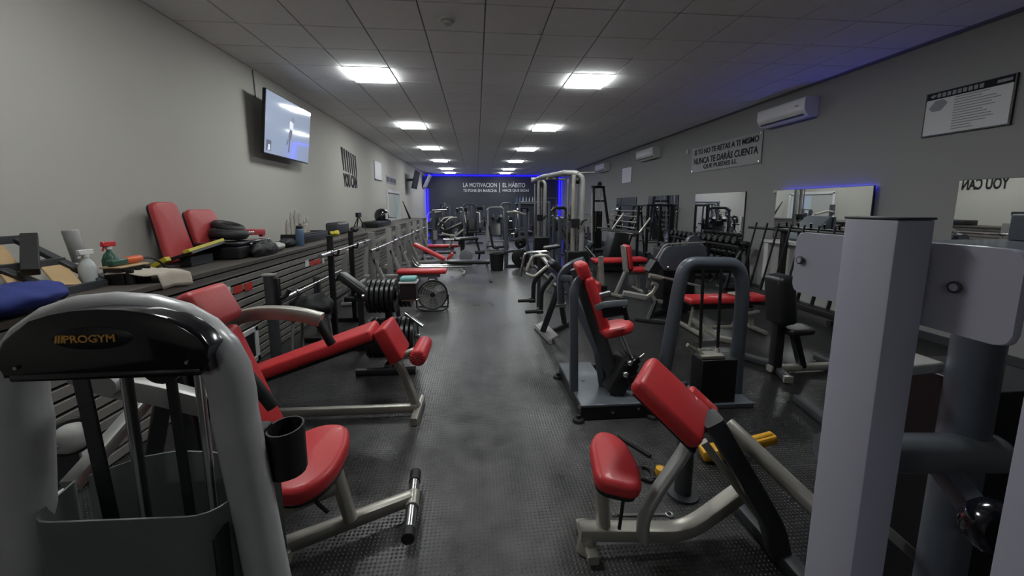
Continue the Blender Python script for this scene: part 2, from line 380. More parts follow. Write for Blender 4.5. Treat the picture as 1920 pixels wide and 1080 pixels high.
# left wall: lettering, poster, small sign, door
yc = T('wall_lettering', 'black lettering on the television wall with tall slanted strokes above YOU CAN', 'lettering', (XL, 10.1, 2.4))
for k in range(7):
    y = 9.62 + k * .165; top = 2.93 - .012 * k; c = .10 if k else .13
    P(yc, 'letter_stroke', 'black_letter', (slab, (XL + .006, y, top), (XL + .006, y + .07, top - .52), c, .008, Y1, .001, 1, .055))
words(yc, 'word_line', 'YOU CAN', (XL + .003, 9.62, 2.03), Y1, Z, .32, 1.05, 'black_letter', .008, .03)
po = T('wall_poster', 'pale blank poster on the television wall beyond the YOU CAN lettering', 'poster', (XL, 12.95, 2.4))
P(po, 'sheet', 'paper', (box, (XL + .012, 12.95, 2.68), (.012, .86, .55))); P(po, 'bottom_rail', 'charcoal', (box, (XL + .018, 12.95, 2.39), (.02, .92, .025)))
sg = T('door_sign', 'grey sign with dark letters above the glazed door on the television wall', 'sign', (XL, 14.9, 2.4))
P(sg, 'plate', 'paper_grey', (box, (XL + .01, 14.9, 2.5), (.012, 1.7, .24)))
for k in range(7): P(sg, 'letter_block', 'black_letter', (box, (XL + .018, 14.25 + k * .215, 2.5), (.006, .13, .16)))
dr = T('door_1', None, None, (XL, 15, 0), kind='structure')
P(dr, 'door_frame', 'white', (box, (XL + .03, 13.98, 1.05), (.06, .1, 2.1)), (box, (XL + .03, 16.1, 1.05), (.06, .1, 2.1)), (box, (XL + .03, 15.04, 2.09), (.06, 2.2, .1)))
P(dr, 'door_leaf', 'white_dull', (box, (XL + .02, 14.5, 1.0), (.04, .95, 2.0))); P(dr, 'pane', 'glass', (box, (XL + .02, 15.52, 1.0), (.03, 1.05, 2.0)))
# ------------------------------------------------------------------ televisions
def tv(x0t, x0b, y0, y1, z0, z1, label, m, pic):
    t = T('television', label, 'television', (XL, (y0 + y1) / 2, z0), 'wall televisions')
    a, b = Vector((x0b, (y0 + y1) / 2, z0)), Vector((x0t, (y0 + y1) / 2, z1)); u = (b - a).normalized(); n = Y1.cross(u).normalized()
    L = (b - a).length; wd = y1 - y0
    P(t, 'housing', 'black_metal', (slab, a - n * .025, b - n * .025, wd, .045, Y1, .006))
    P(t, 'back_box', 'black_metal', (slab, a + u * .15 - n * .06, b - u * .2 - n * .06, wd * .6, .06, Y1, .01))
    P(t, 'wall_bracket', 'charcoal', (slab, (XL + .012, (y0 + y1) / 2, (z0 + z1) / 2), (a + b) / 2 - n * .07, .2, .1, Y1))
    sc = P(t, 'screen', m, (slab, a + u * .018 + n * .0, b - u * .012 + n * .0, wd - .024, .004, Y1, 0))
    if pic:
        def q(fy, fz): return a + u * (fz * L) + Y1 * ((fy - .5) * wd) + n * .0035
        P(sc, 'picture_figure', 'print_dark', (slab, q(.49, .12), q(.50, .38), .035, .001, Y1, 0), (slab, q(.50, .36), q(.53, .52), .09, .001, Y1, 0), (slab, q(.47, .34), q(.44, .24), .03, .001, Y1, 0))
        P(sc, 'picture_shirt', 'print_light', (slab, q(.53, .50), q(.53, .66), .12, .001, Y1, 0)); P(sc, 'picture_head', 'print_dark', (ball, q(.56, .71), .045, (.03, 1, 1.3)))
        P(sc, 'picture_thumbnail', 'print_dark', (slab, q(.08, .06), q(.08, .23), .13, .001, Y1, 0)); P(sc, 'picture_thumbnail_face', 'print_light', (ball, q(.085, .16), .03, (.03, 1, 1.4)), (slab, q(.085, .07), q(.085, .12), .07, .002, Y1, 0))
    return t
tv(-2.80, -2.90, 5.82, 7.27, 2.31, 3.17, 'large television showing a walking figure, tilted on the near wall', 'screen', True)
S('cable', 'thin dark cable running from the large television to the ceiling', 'cable', 'black_rubber', (XL + .01, 6.0, 3.1), (tube, [(XL + .01, 6.05, 3.46), (XL + .012, 6.06, 3.3), (XL + .012, 6.07, 3.1)], .006, .03, 6))
tv(-2.58, -2.76, 17.6, 18.95, 2.33, 3.12, 'small-looking dark television tilted on the wall beyond the door', 'screen_dark', False)
fl = T('wall_flap', 'white tilted panel high on the television wall beside the far blue strip', 'panel', (XL, 23.8, 2.6))
P(fl, 'panel', 'white_dull', (slab, (XL + .05, 23.8, 2.62), (XL + .42, 23.8, 3.36), 1.5, .03, Y1)); P(fl, 'arm', 'charcoal', (tube, [(XL + .01, 23.3, 2.55), (XL + .4, 23.3, 2.7)], .015))
# ------------------------------------------------------------------ mirror wall
def mirror(y0, y1, z0, z1, label, off=0):
    t = T('wall_mirror', label, 'mirror', (XR, (y0 + y1) / 2, z0), 'frameless mirrors on the grey wall')
    P(t, 'backing', 'black_metal', (box, (XR - .012 - off, (y0 + y1) / 2, (z0 + z1) / 2), (.022, y1 - y0 + .01, z1 - z0 + .01)))
    P(t, 'mirror_glass', 'mirror', (box, (XR - .026 - off, (y0 + y1) / 2, (z0 + z1) / 2), (.006, y1 - y0, z1 - z0), 0, 0))
    return t
mirror(12.85, 14.7, .55, 1.87, 'farthest wall mirror, behind the leaning bar rack frame')
mirror(10.1, 11.9, .55, 1.87, 'second farthest wall mirror, behind the tall black rack')
mirror(7.45, 9.25, .38, 1.87, 'tall wall mirror behind the dumbbell rack')
m4 = mirror(4.86, 6.57, .55, 1.86, 'wide wall mirror with blue light glowing along its top', .045)
P(m4, 'standoff_rail', 'black_metal', (box, (XR - .022, 5.715, 1.2), (.044, 1.4, .06)))
m5 = mirror(2.15, 3.95, .55, 1.87, 'nearest wall mirror, reflecting the YOU CAN lettering', .022); m5.rotation_euler.z = R(-1.2)
S('led_strip', 'blue light strip hidden along the top of the wide mirror', 'light strip', 'led_hidden', (XR - .02, 5.7, 1.84), (box, (XR - .012, 5.70, 1.835), (.016, 1.6, .012)))
cm = T('security_camera', 'small dome camera at the top corner of the wide mirror', 'camera', (XR, 6.62, 1.83))
P(cm, 'mount', 'charcoal', (cyl, (XR, 6.62, 1.83), (XR - .05, 6.62, 1.83), .035)); P(cm, 'lens', 'white', (ball, (XR - .06, 6.62, 1.835), .033))
def ac(y0, y1, z0, z1, label):
    t = T('air_conditioner', label, 'air conditioner', (XR, (y0 + y1) / 2, z0), 'white wall air conditioners'); h = z1 - z0; d = .24
    pr = rpoly([(0, 0), (d * .62, 0), (d, h * .35), (d, h), (0, h)], .05, 4)
    P(t, 'casing', 'white', (outline, pr, (XR, y0, z0), (-1, 0, 0), Z, (y1 - y0), 0))
    P(t, 'air_vane', 'white_dull', (slab, (XR - .10, y0 + .06, z0 - .002), (XR - .10, y1 - .06, z0 - .002), .09, .012, X1)); P(t, 'air_outlet', 'black_metal', (slab, (XR - d * .82, y0 + .06, z0 + h * .17), (XR - d * .82, y1 - .06, z0 + h * .17), .06, .012, (1, 0, .8)))
    P(t, 'indicator', 'paper_grey', (box, (XR - d - .001, y0 + .16, z0 + h * .62), (.004, .07, .02)))
    return t
ac(5.95, 7.0, 2.98, 3.29, 'largest-looking white air conditioner, lit blue from below by the mirror strip')
ac(11.3, 12.5, 2.98, 3.30, 'middle white air conditioner with its dark outlet showing')
ac(15.7, 16.9, 2.98, 3.30, 'farthest white air conditioner, above the black tower')
wp = T('framed_notice', 'small glossy framed notice high on the grey wall between air conditioners', 'notice', (XR, 13.8, 2.4))
P(wp, 'frame', 'silver', (box, (XR - .012, 13.8, 2.66), (.02, .86, .52))); P(wp, 'sheet', 'paper', (box, (XR - .024, 13.8, 2.66), (.004, .78, .44)))
sn = T('wall_sign', 'clear glossy sign with black lettering SI TÚ NO TE RETAS A TI MISMO', 'sign', (XR, 8.3, 2.5))
P(sn, 'acrylic_sheet', 'wall_gloss', (box, (XR - .016, 8.32, 2.69), (.008, 2.42, .60)))
for s, y, z, h, w in (('SI TÚ NO TE RETAS A TI MISMO', 9.42, 2.80, .15, 2.22), ('NUNCA TE DARÁS CUENTA', 9.42, 2.58, .18, 2.22), ('QUE PUEDES LL', 9.0, 2.44, .11, 1.2)):
    words(sn, 'word_line', s, (XR - .0205, y, z), -Y1, Z, h, w, 'black_letter', .004, .02)
for y, z in ((9.48, 2.95), (7.16, 2.95), (9.48, 2.43), (7.16, 2.43)): P(sn, 'standoff_bolt', 'chrome', (cyl, (XR, y, z), (XR - .03, y, z), .018, .018, 10))
wb = T('rules_board', 'white framed rules board with dark header high on the grey wall', 'sign', (XR, 4.0, 2.4))
yA, yB, zA, zB = 4.40, 3.625, 2.41, 2.89
P(wb, 'frame', 'black_metal', (box, (XR - .012, 4.0125, 2.65), (.024, .80, .50))); P(wb, 'sheet', 'paper', (box, (XR - .026, 4.0125, 2.615), (.006, .765, .40)))
P(wb, 'header', 'black_letter', (box, (XR - .026, 4.0125, 2.853), (.007, .765, .076)))
for k in range(9): P(wb, 'header_letter', 'paper_grey', (box, (XR - .031, 4.27 - k * .048, 2.853), (.003, .036, .045)))
P(wb, 'header_logo', 'paper_grey', (outline, [(-.03, 0), (0, .02), (.04, .006), (0, -.02)], (XR - .030, 4.33, 2.853), -Y1, Z, .003)); P(wb, 'header_panel', 'paper_grey', (box, (XR - .031, 3.70, 2.853), (.003, .12, .03)))
P(wb, 'hexagon_emblem', 'paper_grey', (outline, [(-.09, -.02), (-.03, .06), (.05, .06), (.09, .02), (.03, -.06), (-.05, -.06)], (XR - .030, 4.27, 2.74), -Y1, Z, .003))
for k in range(13):
    w = (.30, .24, .36, .40, .33, .36, .26, .30, .34, .36, .30, .18, .2)[k]; P(wb, 'text_line', 'paper_grey', (box, (XR - .031, 4.115 - w / 2, 2.795 - k * .0285), (.003, w, .009), 0, 0))
S('wall_sensor', 'tiny white sensor on the grey wall beside the lettered sign', 'sensor', 'white', (XR, 9.75, 2.9), (rbox, (XR - .02, 9.75, 2.94), (.04, .06, .10), 0, .012))
# ------------------------------------------------------------------ slatted counter along the television wall
XC, ZT, CY0, CY1 = -2.27, 1.05, .6, 18.2
ct = T('slatwall_counter', 'long waist-high counter faced with dark grooved slats along the television wall', 'counter', (XC, 9, 0))
P(ct, 'body', 'slat_gap', (box, ((XL + XC) / 2 - .02, (CY0 + CY1) / 2, ZT / 2 - .02), (XC - XL - .045, CY1 - CY0, ZT - .04)))
P(ct, 'worktop', 'worktop', (box, ((XL + XC) / 2 + .005, (CY0 + CY1) / 2, ZT - .02), (XC - XL + .03, CY1 - CY0, .04)))
NS, NP = 13, 8; sh = (ZT - .045) / NS; sl_ = (CY1 - CY0) / NP; s0 = None
for i in range(NP):
    for j in range(NS):
        loc = Vector((XC - .013, CY0 + (i + .5) * sl_, (j + .5) * sh))
        if s0 is None:
            b2 = bmesh.new(); box(b2, (0, 0, 0), (.024, sl_ - .004, sh - .018), 0, .003); s0 = mesh_obj('slat', b2, 'slat'); s0.parent = ct; s0.location = loc - ORG[ct]
        else: like(s0, ct, loc - ORG[ct])
P(ct, 'end_panel', 'white', (box, (XC - .2, CY1 + .03, .53), (.5, .06, 1.06)))
for y, z, w, h, m in ((3.72, .82, .085, .085, 'white'), (3.88, .81, .13, .07, 'red_sticker'), (4.05, .80, .13, .08, 'red_sticker'), (5.42, .83, .11, .09, 'white'), (5.60, .81, .15, .07, 'red_sticker'), (5.8, .80, .15, .07, 'red_sticker'), (5.98, .79, .07, .08, 'white'), (7.1, .80, .08, .08, 'white')):
    P(ct, 'price_sticker', m, (box, (XC + .0015, y, z), (.003, w, h), 0, 0))
for y0, y1, z0, z1 in ((3.72, 4.12, .02, .38), (1.95, 2.32, .02, .36)):
    f = P(ct, 'vent_frame', 'white', *[(box, (XC + .008, (y0 + y1) / 2 + dy * (y1 - y0 - .05) / 2, (z0 + z1) / 2 + dz * (z1 - z0 - .05) / 2), ((.02, .05, z1 - z0) if dy else (.02, y1 - y0, .05))) for dy, dz in ((1, 0), (-1, 0), (0, 1), (0, -1))])
    P(f, 'vent_opening', 'black_metal', (box, (XC + .002, (y0 + y1) / 2, (z0 + z1) / 2), (.006, y1 - y0 - .1, z1 - z0 - .1)))
# ------------------------------------------------------------------ things lying on the counter
ZT0 = ZT
def leaning_pad(y, w, h, x0, label, rz=0):
    t = T('spare_pad', label, 'pad', (x0, y, ZT0), 'spare red pads leaning on the wall')
    a, b = Vector((x0, y, ZT0 + .004)), Vector((XL + .085, y + .0, ZT0 + h)); u = (b - a).normalized(); n = Y1.cross(u)
    o_ = rpoly([(-w / 2, 0), (w / 2, 0), (w / 2 * .82, h), (-w / 2 * .82, h)], .07, 5)
    P(t, 'cushion', 'red_dull', (outline, o_, a, Y1, u, .07, .026, 4)); P(t, 'backing_board', 'black_metal', (outline, [(x * .94, y_ * .97 + .01) for x, y_ in o_], a - n * .012, Y1, u, .014))
leaning_pad(4.02, .36, .58, -2.87, 'taller red upholstered pad leaning on the wall behind the counter clutter')
leaning_pad(4.50, .50, .51, -2.85, 'broader red pad with sloping side, leaning beside the taller red pad')
# dark step frame with wooden panels
st = T('wooden_step', 'dark wooden frame with pale plywood panels standing on the counter end', 'wooden frame', (-2.75, 2.2, ZT0))
def sq(y, z, off=0): return Vector((-2.90 + .02 * off + (ZT0 + .40 - z) * .95, y + .52 - (ZT0 + .3 - z) * .35, ZT0 + (z - ZT0) * .72 + .002))
for a, b, w in (((1.55, ZT0 + .02), (1.95, ZT0 + .42), .05), ((2.47, ZT0 + .02), (2.22, ZT0 + .46), .055), ((1.55, ZT0 + .03), (2.47, ZT0 + .03), .05), ((1.55, ZT0 + .25), (2.36, ZT0 + .25), .05), ((1.8, ZT0 + .46), (2.26, ZT0 + .46), .05), ((1.85, ZT0 + .44), (2.17, ZT0 + .03), .05)):
    P(st, 'rail', 'charcoal', (slab, sq(*a), sq(*b), w, .03, (0, 1, 0) if abs(a[1] - b[1]) > .1 else (0, 0, 1)))
for y0, y1, z0, z1 in ((1.95, 2.12, .28, .44), (2.2, 2.34, .06, .23), (1.98, 2.11, .05, .22), (1.66, 1.84, .06, .22), (1.72, 1.86, .28, .40)):
    P(st, 'plywood_panel', 'wood', (slab, sq((y0 + y1) / 2, ZT0 + z0, -1), sq((y0 + y1) / 2 + .02, ZT0 + z1, -1), y1 - y0, .012, Y1))
P(st, 'handle_bar', 'black_metal', (slab, sq(2.02, ZT0 + .22, 6), sq(2.20, ZT0 + .49, 6), .075, .05))
# blue cloth bundle
bl = S('blue_cloth', 'crumpled dark blue cloth at the counter end below the wooden frame', 'cloth', 'blue_cloth', (-2.27, 2.10, ZT0), (ball, (-2.33, 2.12, ZT0 + .085), .2, (.75, 1.35, .36), 28, 18), (wrinkle, .025, 14), ang=80)
# shaker bottle / cylinder on stand
sk = T('foam_roller_stand', 'grey cylinder held upright on a thin rod against the wall', 'roller', (-2.82, 3.06, ZT0))
P(sk, 'foot', 'charcoal', (lathe, [(0, 0), (.07, 0), (.07, .012), (0, .02)], (-2.82, 3.06, ZT0 + .001))); P(sk, 'rod', 'charcoal', (cyl, (-2.82, 3.06, ZT0 + .01), (-2.83, 3.05, ZT0 + .2), .012)); P(sk, 'roller', 'silver_paint', (cyl, (-2.83, 3.05, ZT0 + .15), (-2.85, 3.03, ZT0 + .38), .042, .045, 20, .006))
def sprayer(x, y, h, body, head, label):
    t = T('spray_bottle', label, 'spray bottle', (x, y, ZT0), 'spray bottles on the counter')
    P(t, 'bottle', body, (lathe, [(0, .001), (.043, .003), (.046, .02), (.046, h * .55), (.035, h * .68), (.015, h * .78), (.014, h * .84), (0, h * .84)], (x, y, ZT0)))
    P(t, 'collar', 'white', (cyl, (x, y, ZT0 + h * .82), (x, y, ZT0 + h * .89), .019)); P(t, 'nozzle_head', head, (slab, (x, y - .05, ZT0 + h * .96), (x, y + .05, ZT0 + h * .95), .026, .035)); P(t, 'trigger', head, (slab, (x, y - .025, ZT0 + h * .94), (x, y - .05, ZT0 + h * .80), .014, .012))
sprayer(-2.62, 2.86, .25, 'clear_plastic', 'white', 'clear spray bottle of green liquid with a white trigger')
sprayer(-2.66, 3.08, .285, 'green_bottle', 'red', 'green spray bottle with a red trigger')
tc = T('tool_case', 'small open tool caddy holding dark pots on the counter', 'caddy', (-2.50, 3.0, ZT0))
P(tc, 'shelf', 'wood', (box, (-2.50, 3.0, ZT0 + .125), (.14, .24, .012))); P(tc, 'box', 'black_metal', (box, (-2.50, 3.0, ZT0 + .0615), (.12, .20, .115)))
for k in range(3): P(tc, 'pot', 'iron', (cyl, (-2.42, 2.93 + k * .07, ZT0 + .002), (-2.42, 2.93 + k * .07, ZT0 + .11), .026))
dr_ = T('power_drill', 'orange power tool with black cord lying on the caddy', 'power tool', (-2.50, 3.0, ZT0 + .132))
P(dr_, 'housing', 'orange', (slab, (-2.50, 3.0, ZT0 + .158), (-2.50, 3.14, ZT0 + .162), .055, .05, None, .02, 3)); P(dr_, 'green_grip', 'green_bottle', (slab, (-2.50, 2.88, ZT0 + .156), (-2.50, 3.01, ZT0 + .157), .05, .045, None, .012, 3)); P(dr_, 'cord', 'black_rubber', (tube, [(-2.50, 3.13, ZT0 + .162), (-2.52, 3.26, ZT0 + .15), (-2.56, 3.40, ZT0 + .09), (-2.60, 3.50, ZT0 + .03)], .008, .06, 8)); P(dr_, 'plug', 'black_rubber', (slab, (-2.60, 3.49, ZT0 + .026), (-2.61, 3.58, ZT0 + .025), .05, .04, None, .012, 2))
b2 = bmesh.new(); bmesh.ops.create_grid(b2, x_segments=24, y_segments=18, size=.5)
from mathutils import noise as _n
for v in b2.verts:
    x, y = v.co.x * .34, v.co.y * .36; q = .10 * max(0, 1 - abs(y + .05) * 3.0) * max(0, .8 - x * 2) + .02 * _n.noise(Vector((x * 9, y * 9, 0))) + .02
    over = max(0, x - .11); v.co = Vector((-2.365 + x - over * .75, 3.10 + y * (1 - x) + x * .1, ZT0 + max(.008, q) - over * 1.6))
cl = mesh_obj('draped_cloth', b2, 'cloth', Vector((-2.4, 3.3, ZT0)), 80); cl.location = (-2.4, 3.3, ZT0); tag(cl, 'crumpled cream cloth hanging over the counter edge', 'cloth')
md = cl.modifiers.new('thickness', 'SOLIDIFY'); md.thickness = .006
ys = T('yellow_case', 'tilted flat case with a yellow rim propped below the red pads', 'case', (-2.72, 3.85, ZT0))
P(ys, 'tray', 'black_metal', (slab, (-2.60, 3.62, ZT0 + .10), (-2.68, 4.22, ZT0 + .14), .26, .03, (1, .1, .35))); P(ys, 'yellow_rim', 'yellow', (slab, (-2.50, 3.60, ZT0 + .155), (-2.58, 4.22, ZT0 + .20), .05, .03, (1, .1, .35)), (slab, (-2.62, 3.56, ZT0 + .1), (-2.78, 3.58, ZT0 + .02), .05, .04)); P(ys, 'prop', 'charcoal', (box, (-2.62, 3.9, ZT0 + .045), (.1, .3, .085)))
# box with wheels, bag
bb = T('black_case', 'black hard case beneath the ab wheel on the counter', 'case', (-2.6, 4.6, ZT0))
P(bb, 'lower_shell', 'black_metal', (box, (-2.62, 4.50, ZT0 + .07), (.42, .62, .13), 0, .02, 3)); P(bb, 'lid', 'black_gloss', (box, (-2.62, 4.50, ZT0 + .155), (.43, .63, .04), 0, .012, 3)); P(bb, 'latch', 'chrome', (box, (-2.405, 4.42, ZT0 + .135), (.012, .05, .03)))
S('black_bag', 'limp black bag slumped over the counter edge in front of the case', 'bag', 'black_rubber', (-2.36, 4.55, ZT0), (ball, (-2.36, 4.58, ZT0 + .055), .14, (.55, 1.75, .75), 26, 16), (wrinkle, .03, 22), ang=80)
aw = T('ab_wheel', 'large black twin rubber wheel with a red hub arm lying on the case', 'ab wheel', (-2.66, 4.6, ZT0 + .18))
P(aw, 'tyre', 'black_rubber', (ring, (-2.68, 4.52, ZT0 + .245), (.1, .0, 1), .13, .055, 30, 10)); P(aw, 'upper_tyre', 'black_rubber', (ring, (-2.74, 4.62, ZT0 + .315), (.3, .0, 1), .12, .042, 30, 10)); P(aw, 'hub', 'charcoal', (cyl, (-2.68, 4.52, ZT0 + .2), (-2.68, 4.52, ZT0 + .29), .08))
P(aw, 'red_arm', 'red_dull', (slab, (-2.6, 4.6, ZT0 + .255), (-2.55, 4.95, ZT0 + .235), .07, .07, None, .012, 2), (slab, (-2.55, 4.92, ZT0 + .245), (-2.55, 4.92, ZT0 + .182), .05, .05)); P(aw, 'axle', 'chrome', (cyl, (-2.60, 4.5, ZT0 + .25), (-2.50, 4.66, ZT0 + .25), .012))
S('white_pouch', 'crumpled white plastic pouch beside the black bag', 'pouch', 'white_dull', (-2.45, 5.05, ZT0), (ball, (-2.45, 5.03, ZT0 + .05), .1, (.9, 1.3, .5), 20, 12), (wrinkle, .02, 26), ang=80)
S('glove', 'dark crumpled glove lying beside the blue flask', 'glove', 'black_rubber', (-2.5, 5.5, ZT0), (ball, (-2.5, 5.42, ZT0 + .055), .11, (.8, 1.5, .55), 20, 12), (wrinkle, .03, 22), ang=80)
fk = T('flask', 'blue metal flask with black cap standing on the counter', 'flask', (-2.42, 5.62, ZT0))
P(fk, 'body', 'steel_blue', (lathe, [(0, .002), (.047, .003), (.05, .015), (.05, .21), (.042, .232), (0, .232)], (-2.42, 5.62, ZT0))); P(fk, 'cap', 'black_rubber', (lathe, [(.038, .23), (.042, .235), (.042, .265), (.03, .275), (0, .275)], (-2.42, 5.62, ZT0))); P(fk, 'cap_loop', 'black_rubber', (ring, (-2.42, 5.65, ZT0 + .275), (1, 0, 0), .025, .006, 14, 6))
ou = T('wire_organiser', 'black tray of small parts behind the blue flask', 'tray', (-2.6, 6.3, ZT0))
P(ou, 'tray', 'black_metal', (box, (-2.62, 6.3, ZT0 + .06), (.3, 1.0, .12), 0, .015, 2)); P(ou, 'rim', 'charcoal', (rtube, [(-2.76, 5.81, ZT0 + .13), (-2.48, 5.81, ZT0 + .13), (-2.48, 6.79, ZT0 + .13), (-2.76, 6.79, ZT0 + .13)], .02, .02, .02))
for k, (y, h, r) in enumerate(((5.95, .24, .035), (6.08, .36, .03), (6.22, .40, .035), (6.36, .33, .03), (6.5, .2, .04), (6.62, .26, .035))):
    t = T('glass_jar', '%s clear glass jar from the blue flask in the parts tray' % ['first', 'second', 'third', 'fourth', 'fifth', 'last'][k], 'jar', (-2.72, y, ZT0 + .12), 'glass jars in the parts tray'); z = ZT0 + .121
    P(t, 'glass', 'crystal', (lathe, [(0, 0), (r, .002), (r * 1.1, h * .25), (r * .8, h * .55), (r * .95, h * .62), (r * .4, h * .85), (0, h * .86)], (-2.72, y, z), (0, 0, 1), 14)); P(t, 'stopper', 'white_dull', (ball, (-2.72, y, z + h * .9), r * .5))
for y, nm, lab, m, sc in ((7.35, 'yellow_glove', 'yellow and black work glove on the counter past the jars', 'yellow', (.7, 1.5, .5)), (8.5, 'camera_bag', 'small black pouch with silver buckle on the counter', 'black_rubber', (.8, 1.6, .6))):
    S(nm, lab, 'glove' if 'glove' in nm else 'pouch', m, (-2.55, y, ZT0), (ball, (-2.55, y, ZT0 + .05), .095, sc, 20, 12), (wrinkle, .03, 18), ang=80)
S('speaker_box', 'dark rounded speaker box on the counter past the yellow glove', 'speaker', 'charcoal', (-2.7, 7.9, ZT0), (rbox, (-2.7, 7.95, ZT0 + .115), (.26, .62, .22), 0, .05))
S('stand_tripod', 'small dark phone tripod standing on the counter', 'tripod', 'black_metal', (-2.6, 9.0, ZT0), (tube, [(-2.6, 9.0, ZT0 + .32), (-2.45, 9.0, ZT0 + .007)], .012), (tube, [(-2.6, 9.0, ZT0 + .32), (-2.7, 9.15, ZT0 + .007)], .012), (tube, [(-2.6, 9.0, ZT0 + .32), (-2.7, 8.85, ZT0 + .007)], .012), (box, (-2.6, 9.0, ZT0 + .34), (.06, .24, .1)))
S('storage_box', 'long flat black box on the counter under the helmet', 'box', 'black_metal', (-2.6, 10.8, ZT0), (box, (-2.62, 10.7, ZT0 + .075), (.4, 1.5, .14), 0, .02, 2))
hm = T('helmet', 'black helmet with white markings resting on the flat box', 'helmet', (-2.6, 11.5, ZT0 + .146))
P(hm, 'shell', 'black_gloss', (lathe, [(.17, .0), (.20, .08), (.19, .18), (.14, .27), (.07, .31), (0, .32)], (-2.6, 11.15, ZT0 + .147))); P(hm, 'marking', 'white', (box, (-2.43, 11.0, ZT0 + .25), (.05, .1, .14)), (box, (-2.45, 11.26, ZT0 + .31), (.07, .12, .06))); P(hm, 'visor', 'black_gloss', (slab, (-2.5, 11.25, ZT0 + .22), (-2.35, 11.5, ZT0 + .2), .2, .02))
S('umbrella', 'dark folded umbrella leaning on the wall past the helmet', 'umbrella', 'black_metal', (-2.75, 16.5, ZT0), (cyl, (-2.75, 16.7, ZT0 + .005), (-2.98, 16.45, ZT0 + .72), .05, .015))
# ------------------------------------------------------------------ lettered chest press with the arched weight tower
cp = T('chest_press_machine', 'silver arched weight machine lettered PROGYM with red seat and backrest', 'gym machine', (-.82, 1.3, 0))
arc = [(-1.175, .95, .03), (-1.10, .95, .70), (-1.052, .95, 1.10)]
for k in range(0, 13):
    a = math.pi * (1 - k / 12); arc.append((-.822 + .232 * (abs(math.cos(a)) ** .85) * (1 if math.cos(a) > 0 else -1), .95, 1.15 + .205 * math.sin(a) ** .9))
arc += [(-.590, .95, 1.10), (-.556, .95, .70), (-.49, .95, .03)]
P(cp, 'tower_arch', 'arch_paint', (sweep, arc, circ(.044, .05, 18), 0, Y1))
P(cp, 'tower_foot', 'arch_paint', (rtube, [(-1.23, .80, .03), (-1.23, 1.95, .03)], .07, .06)); P(cp, 'tower_foot', 'arch_paint', (rtube, [(-.47, .80, .03), (-.47, 1.30, .03)], .07, .06))
half = [(-.205, 0), (-.20, .03)] + [(.215 * -math.cos(math.pi * k / 14), .018 + .130 * math.sin(math.pi * k / 14) ** .8) for k in range(1, 14)] + [(.20, .03), (.205, 0)]
sh_ = P(cp, 'shroud', 'black_gloss', (outline, half, (-.795, .935, 1.236), X1, Z, .06, .009, 3))
P(sh_, 'shroud_lip', 'black_gloss', (slab, (-.985, .884, 1.238), (-.605, .884, 1.238), .018, .022, Z, .006, 2))
bdg = P(sh_, 'badge', 'black_metal', (lathe, [(0, 0), (.075, 0), (.08, .002), (.075, .004), (0, .004)], (-.812, .873, 1.322), (0, 1, 0), 32))
for v in bdg.data.vertices: v.co.z = (v.co.z - 1.322) * .32 + 1.322
words(sh_, 'brand_lettering', 'PROGYM', (-.862, .8715, 1.314), X1, Z, .0165, .098, 'gold_letter', .003, .012)
P(sh_, 'brand_stripes', 'gold_letter', *[(slab, (-.880 + k * .006, .8715, 1.314), (-.876 + k * .006, .8715, 1.3305), .0035, .003, X1, 0) for k in range(3)], kind='stuff')
P(sh_, 'screw', 'chrome', (cyl, (-.965, .90, 1.262), (-.965, .87, 1.262), .004, None, 8)); P(sh_, 'screw', 'chrome', (cyl, (-.63, .90, 1.262), (-.63, .87, 1.262), .004, None, 8))
P(cp, 'pulley', 'black_metal', (cyl, (-.80, 1.02, 1.20), (-.80, 1.05, 1.20), .05, None, 24)); P(cp, 'pulley_bracket', 'silver_paint', (box, (-.80, 1.03, 1.235), (.05, .07, .05)))
def wall_sheet(pts, th): # thin closed plan outline from a polyline
    L, Rr = [], []
    for i, p in enumerate(pts):
        a, b = Vector((*pts[max(i - 1, 0)], 0)), Vector((*pts[min(i + 1, len(pts) - 1)], 0)); d = (b - a).normalized(); n = Vector((-d.y, d.x, 0)) * th / 2
        L.append((p[0] + n.x, p[1] + n.y)); Rr.append((p[0] - n.x, p[1] - n.y))
    return L + Rr[::-1]
fp = [(p.x, p.y) for p in fillet([(-1.05, 1.03, 0), (-1.02, .89, 0), (-.625, .875, 0), (-.575, 1.0, 0)], .05, 4)]
P(cp, 'front_guard', 'guard', (outline, wall_sheet(fp, .005), (0, 0, .10), X1, Y1, .79))
bk = [(-.26, 0), (.28, 0), (.28, .69), (.20, .715), (.10, .745), (0, .755), (-.10, .742), (-.20, .71), (-.26, .69)]
P(cp, 'rear_guard', 'guard', (outline, bk, (-.92, 1.20, .10), X1, Z, .005))
P(cp, 'side_guard', 'black_metal', (slab, (-.61, 1.01, .12), (-.61, 1.01, .84), .004, .3, X1, 0))
st_ = P(cp, 'weight_stack', 'iron', *[(box, (-.83, 1.06, .14 + k * .028), (.30, .12, .025)) for k in range(14)], kind='stuff')
for x in (-.92, -.74): P(cp, 'guide_rod', 'chrome', (cyl, (x, 1.06, .05), (x, 1.06, 1.24), .011))
P(cp, 'belt', 'black_rubber', (slab, (-1.0, 1.03, 1.24), (-.985, 1.05, .55), .042, .008, X1)); P(cp, 'belt', 'black_rubber', (slab, (-.81, 1.06, 1.20), (-.80, 1.06, .55), .030, .008, X1)); P(cp, 'cable', 'black_rubber', (tube, [(-.90, 1.05, 1.2), (-.90, 1.05, .6)], .007))
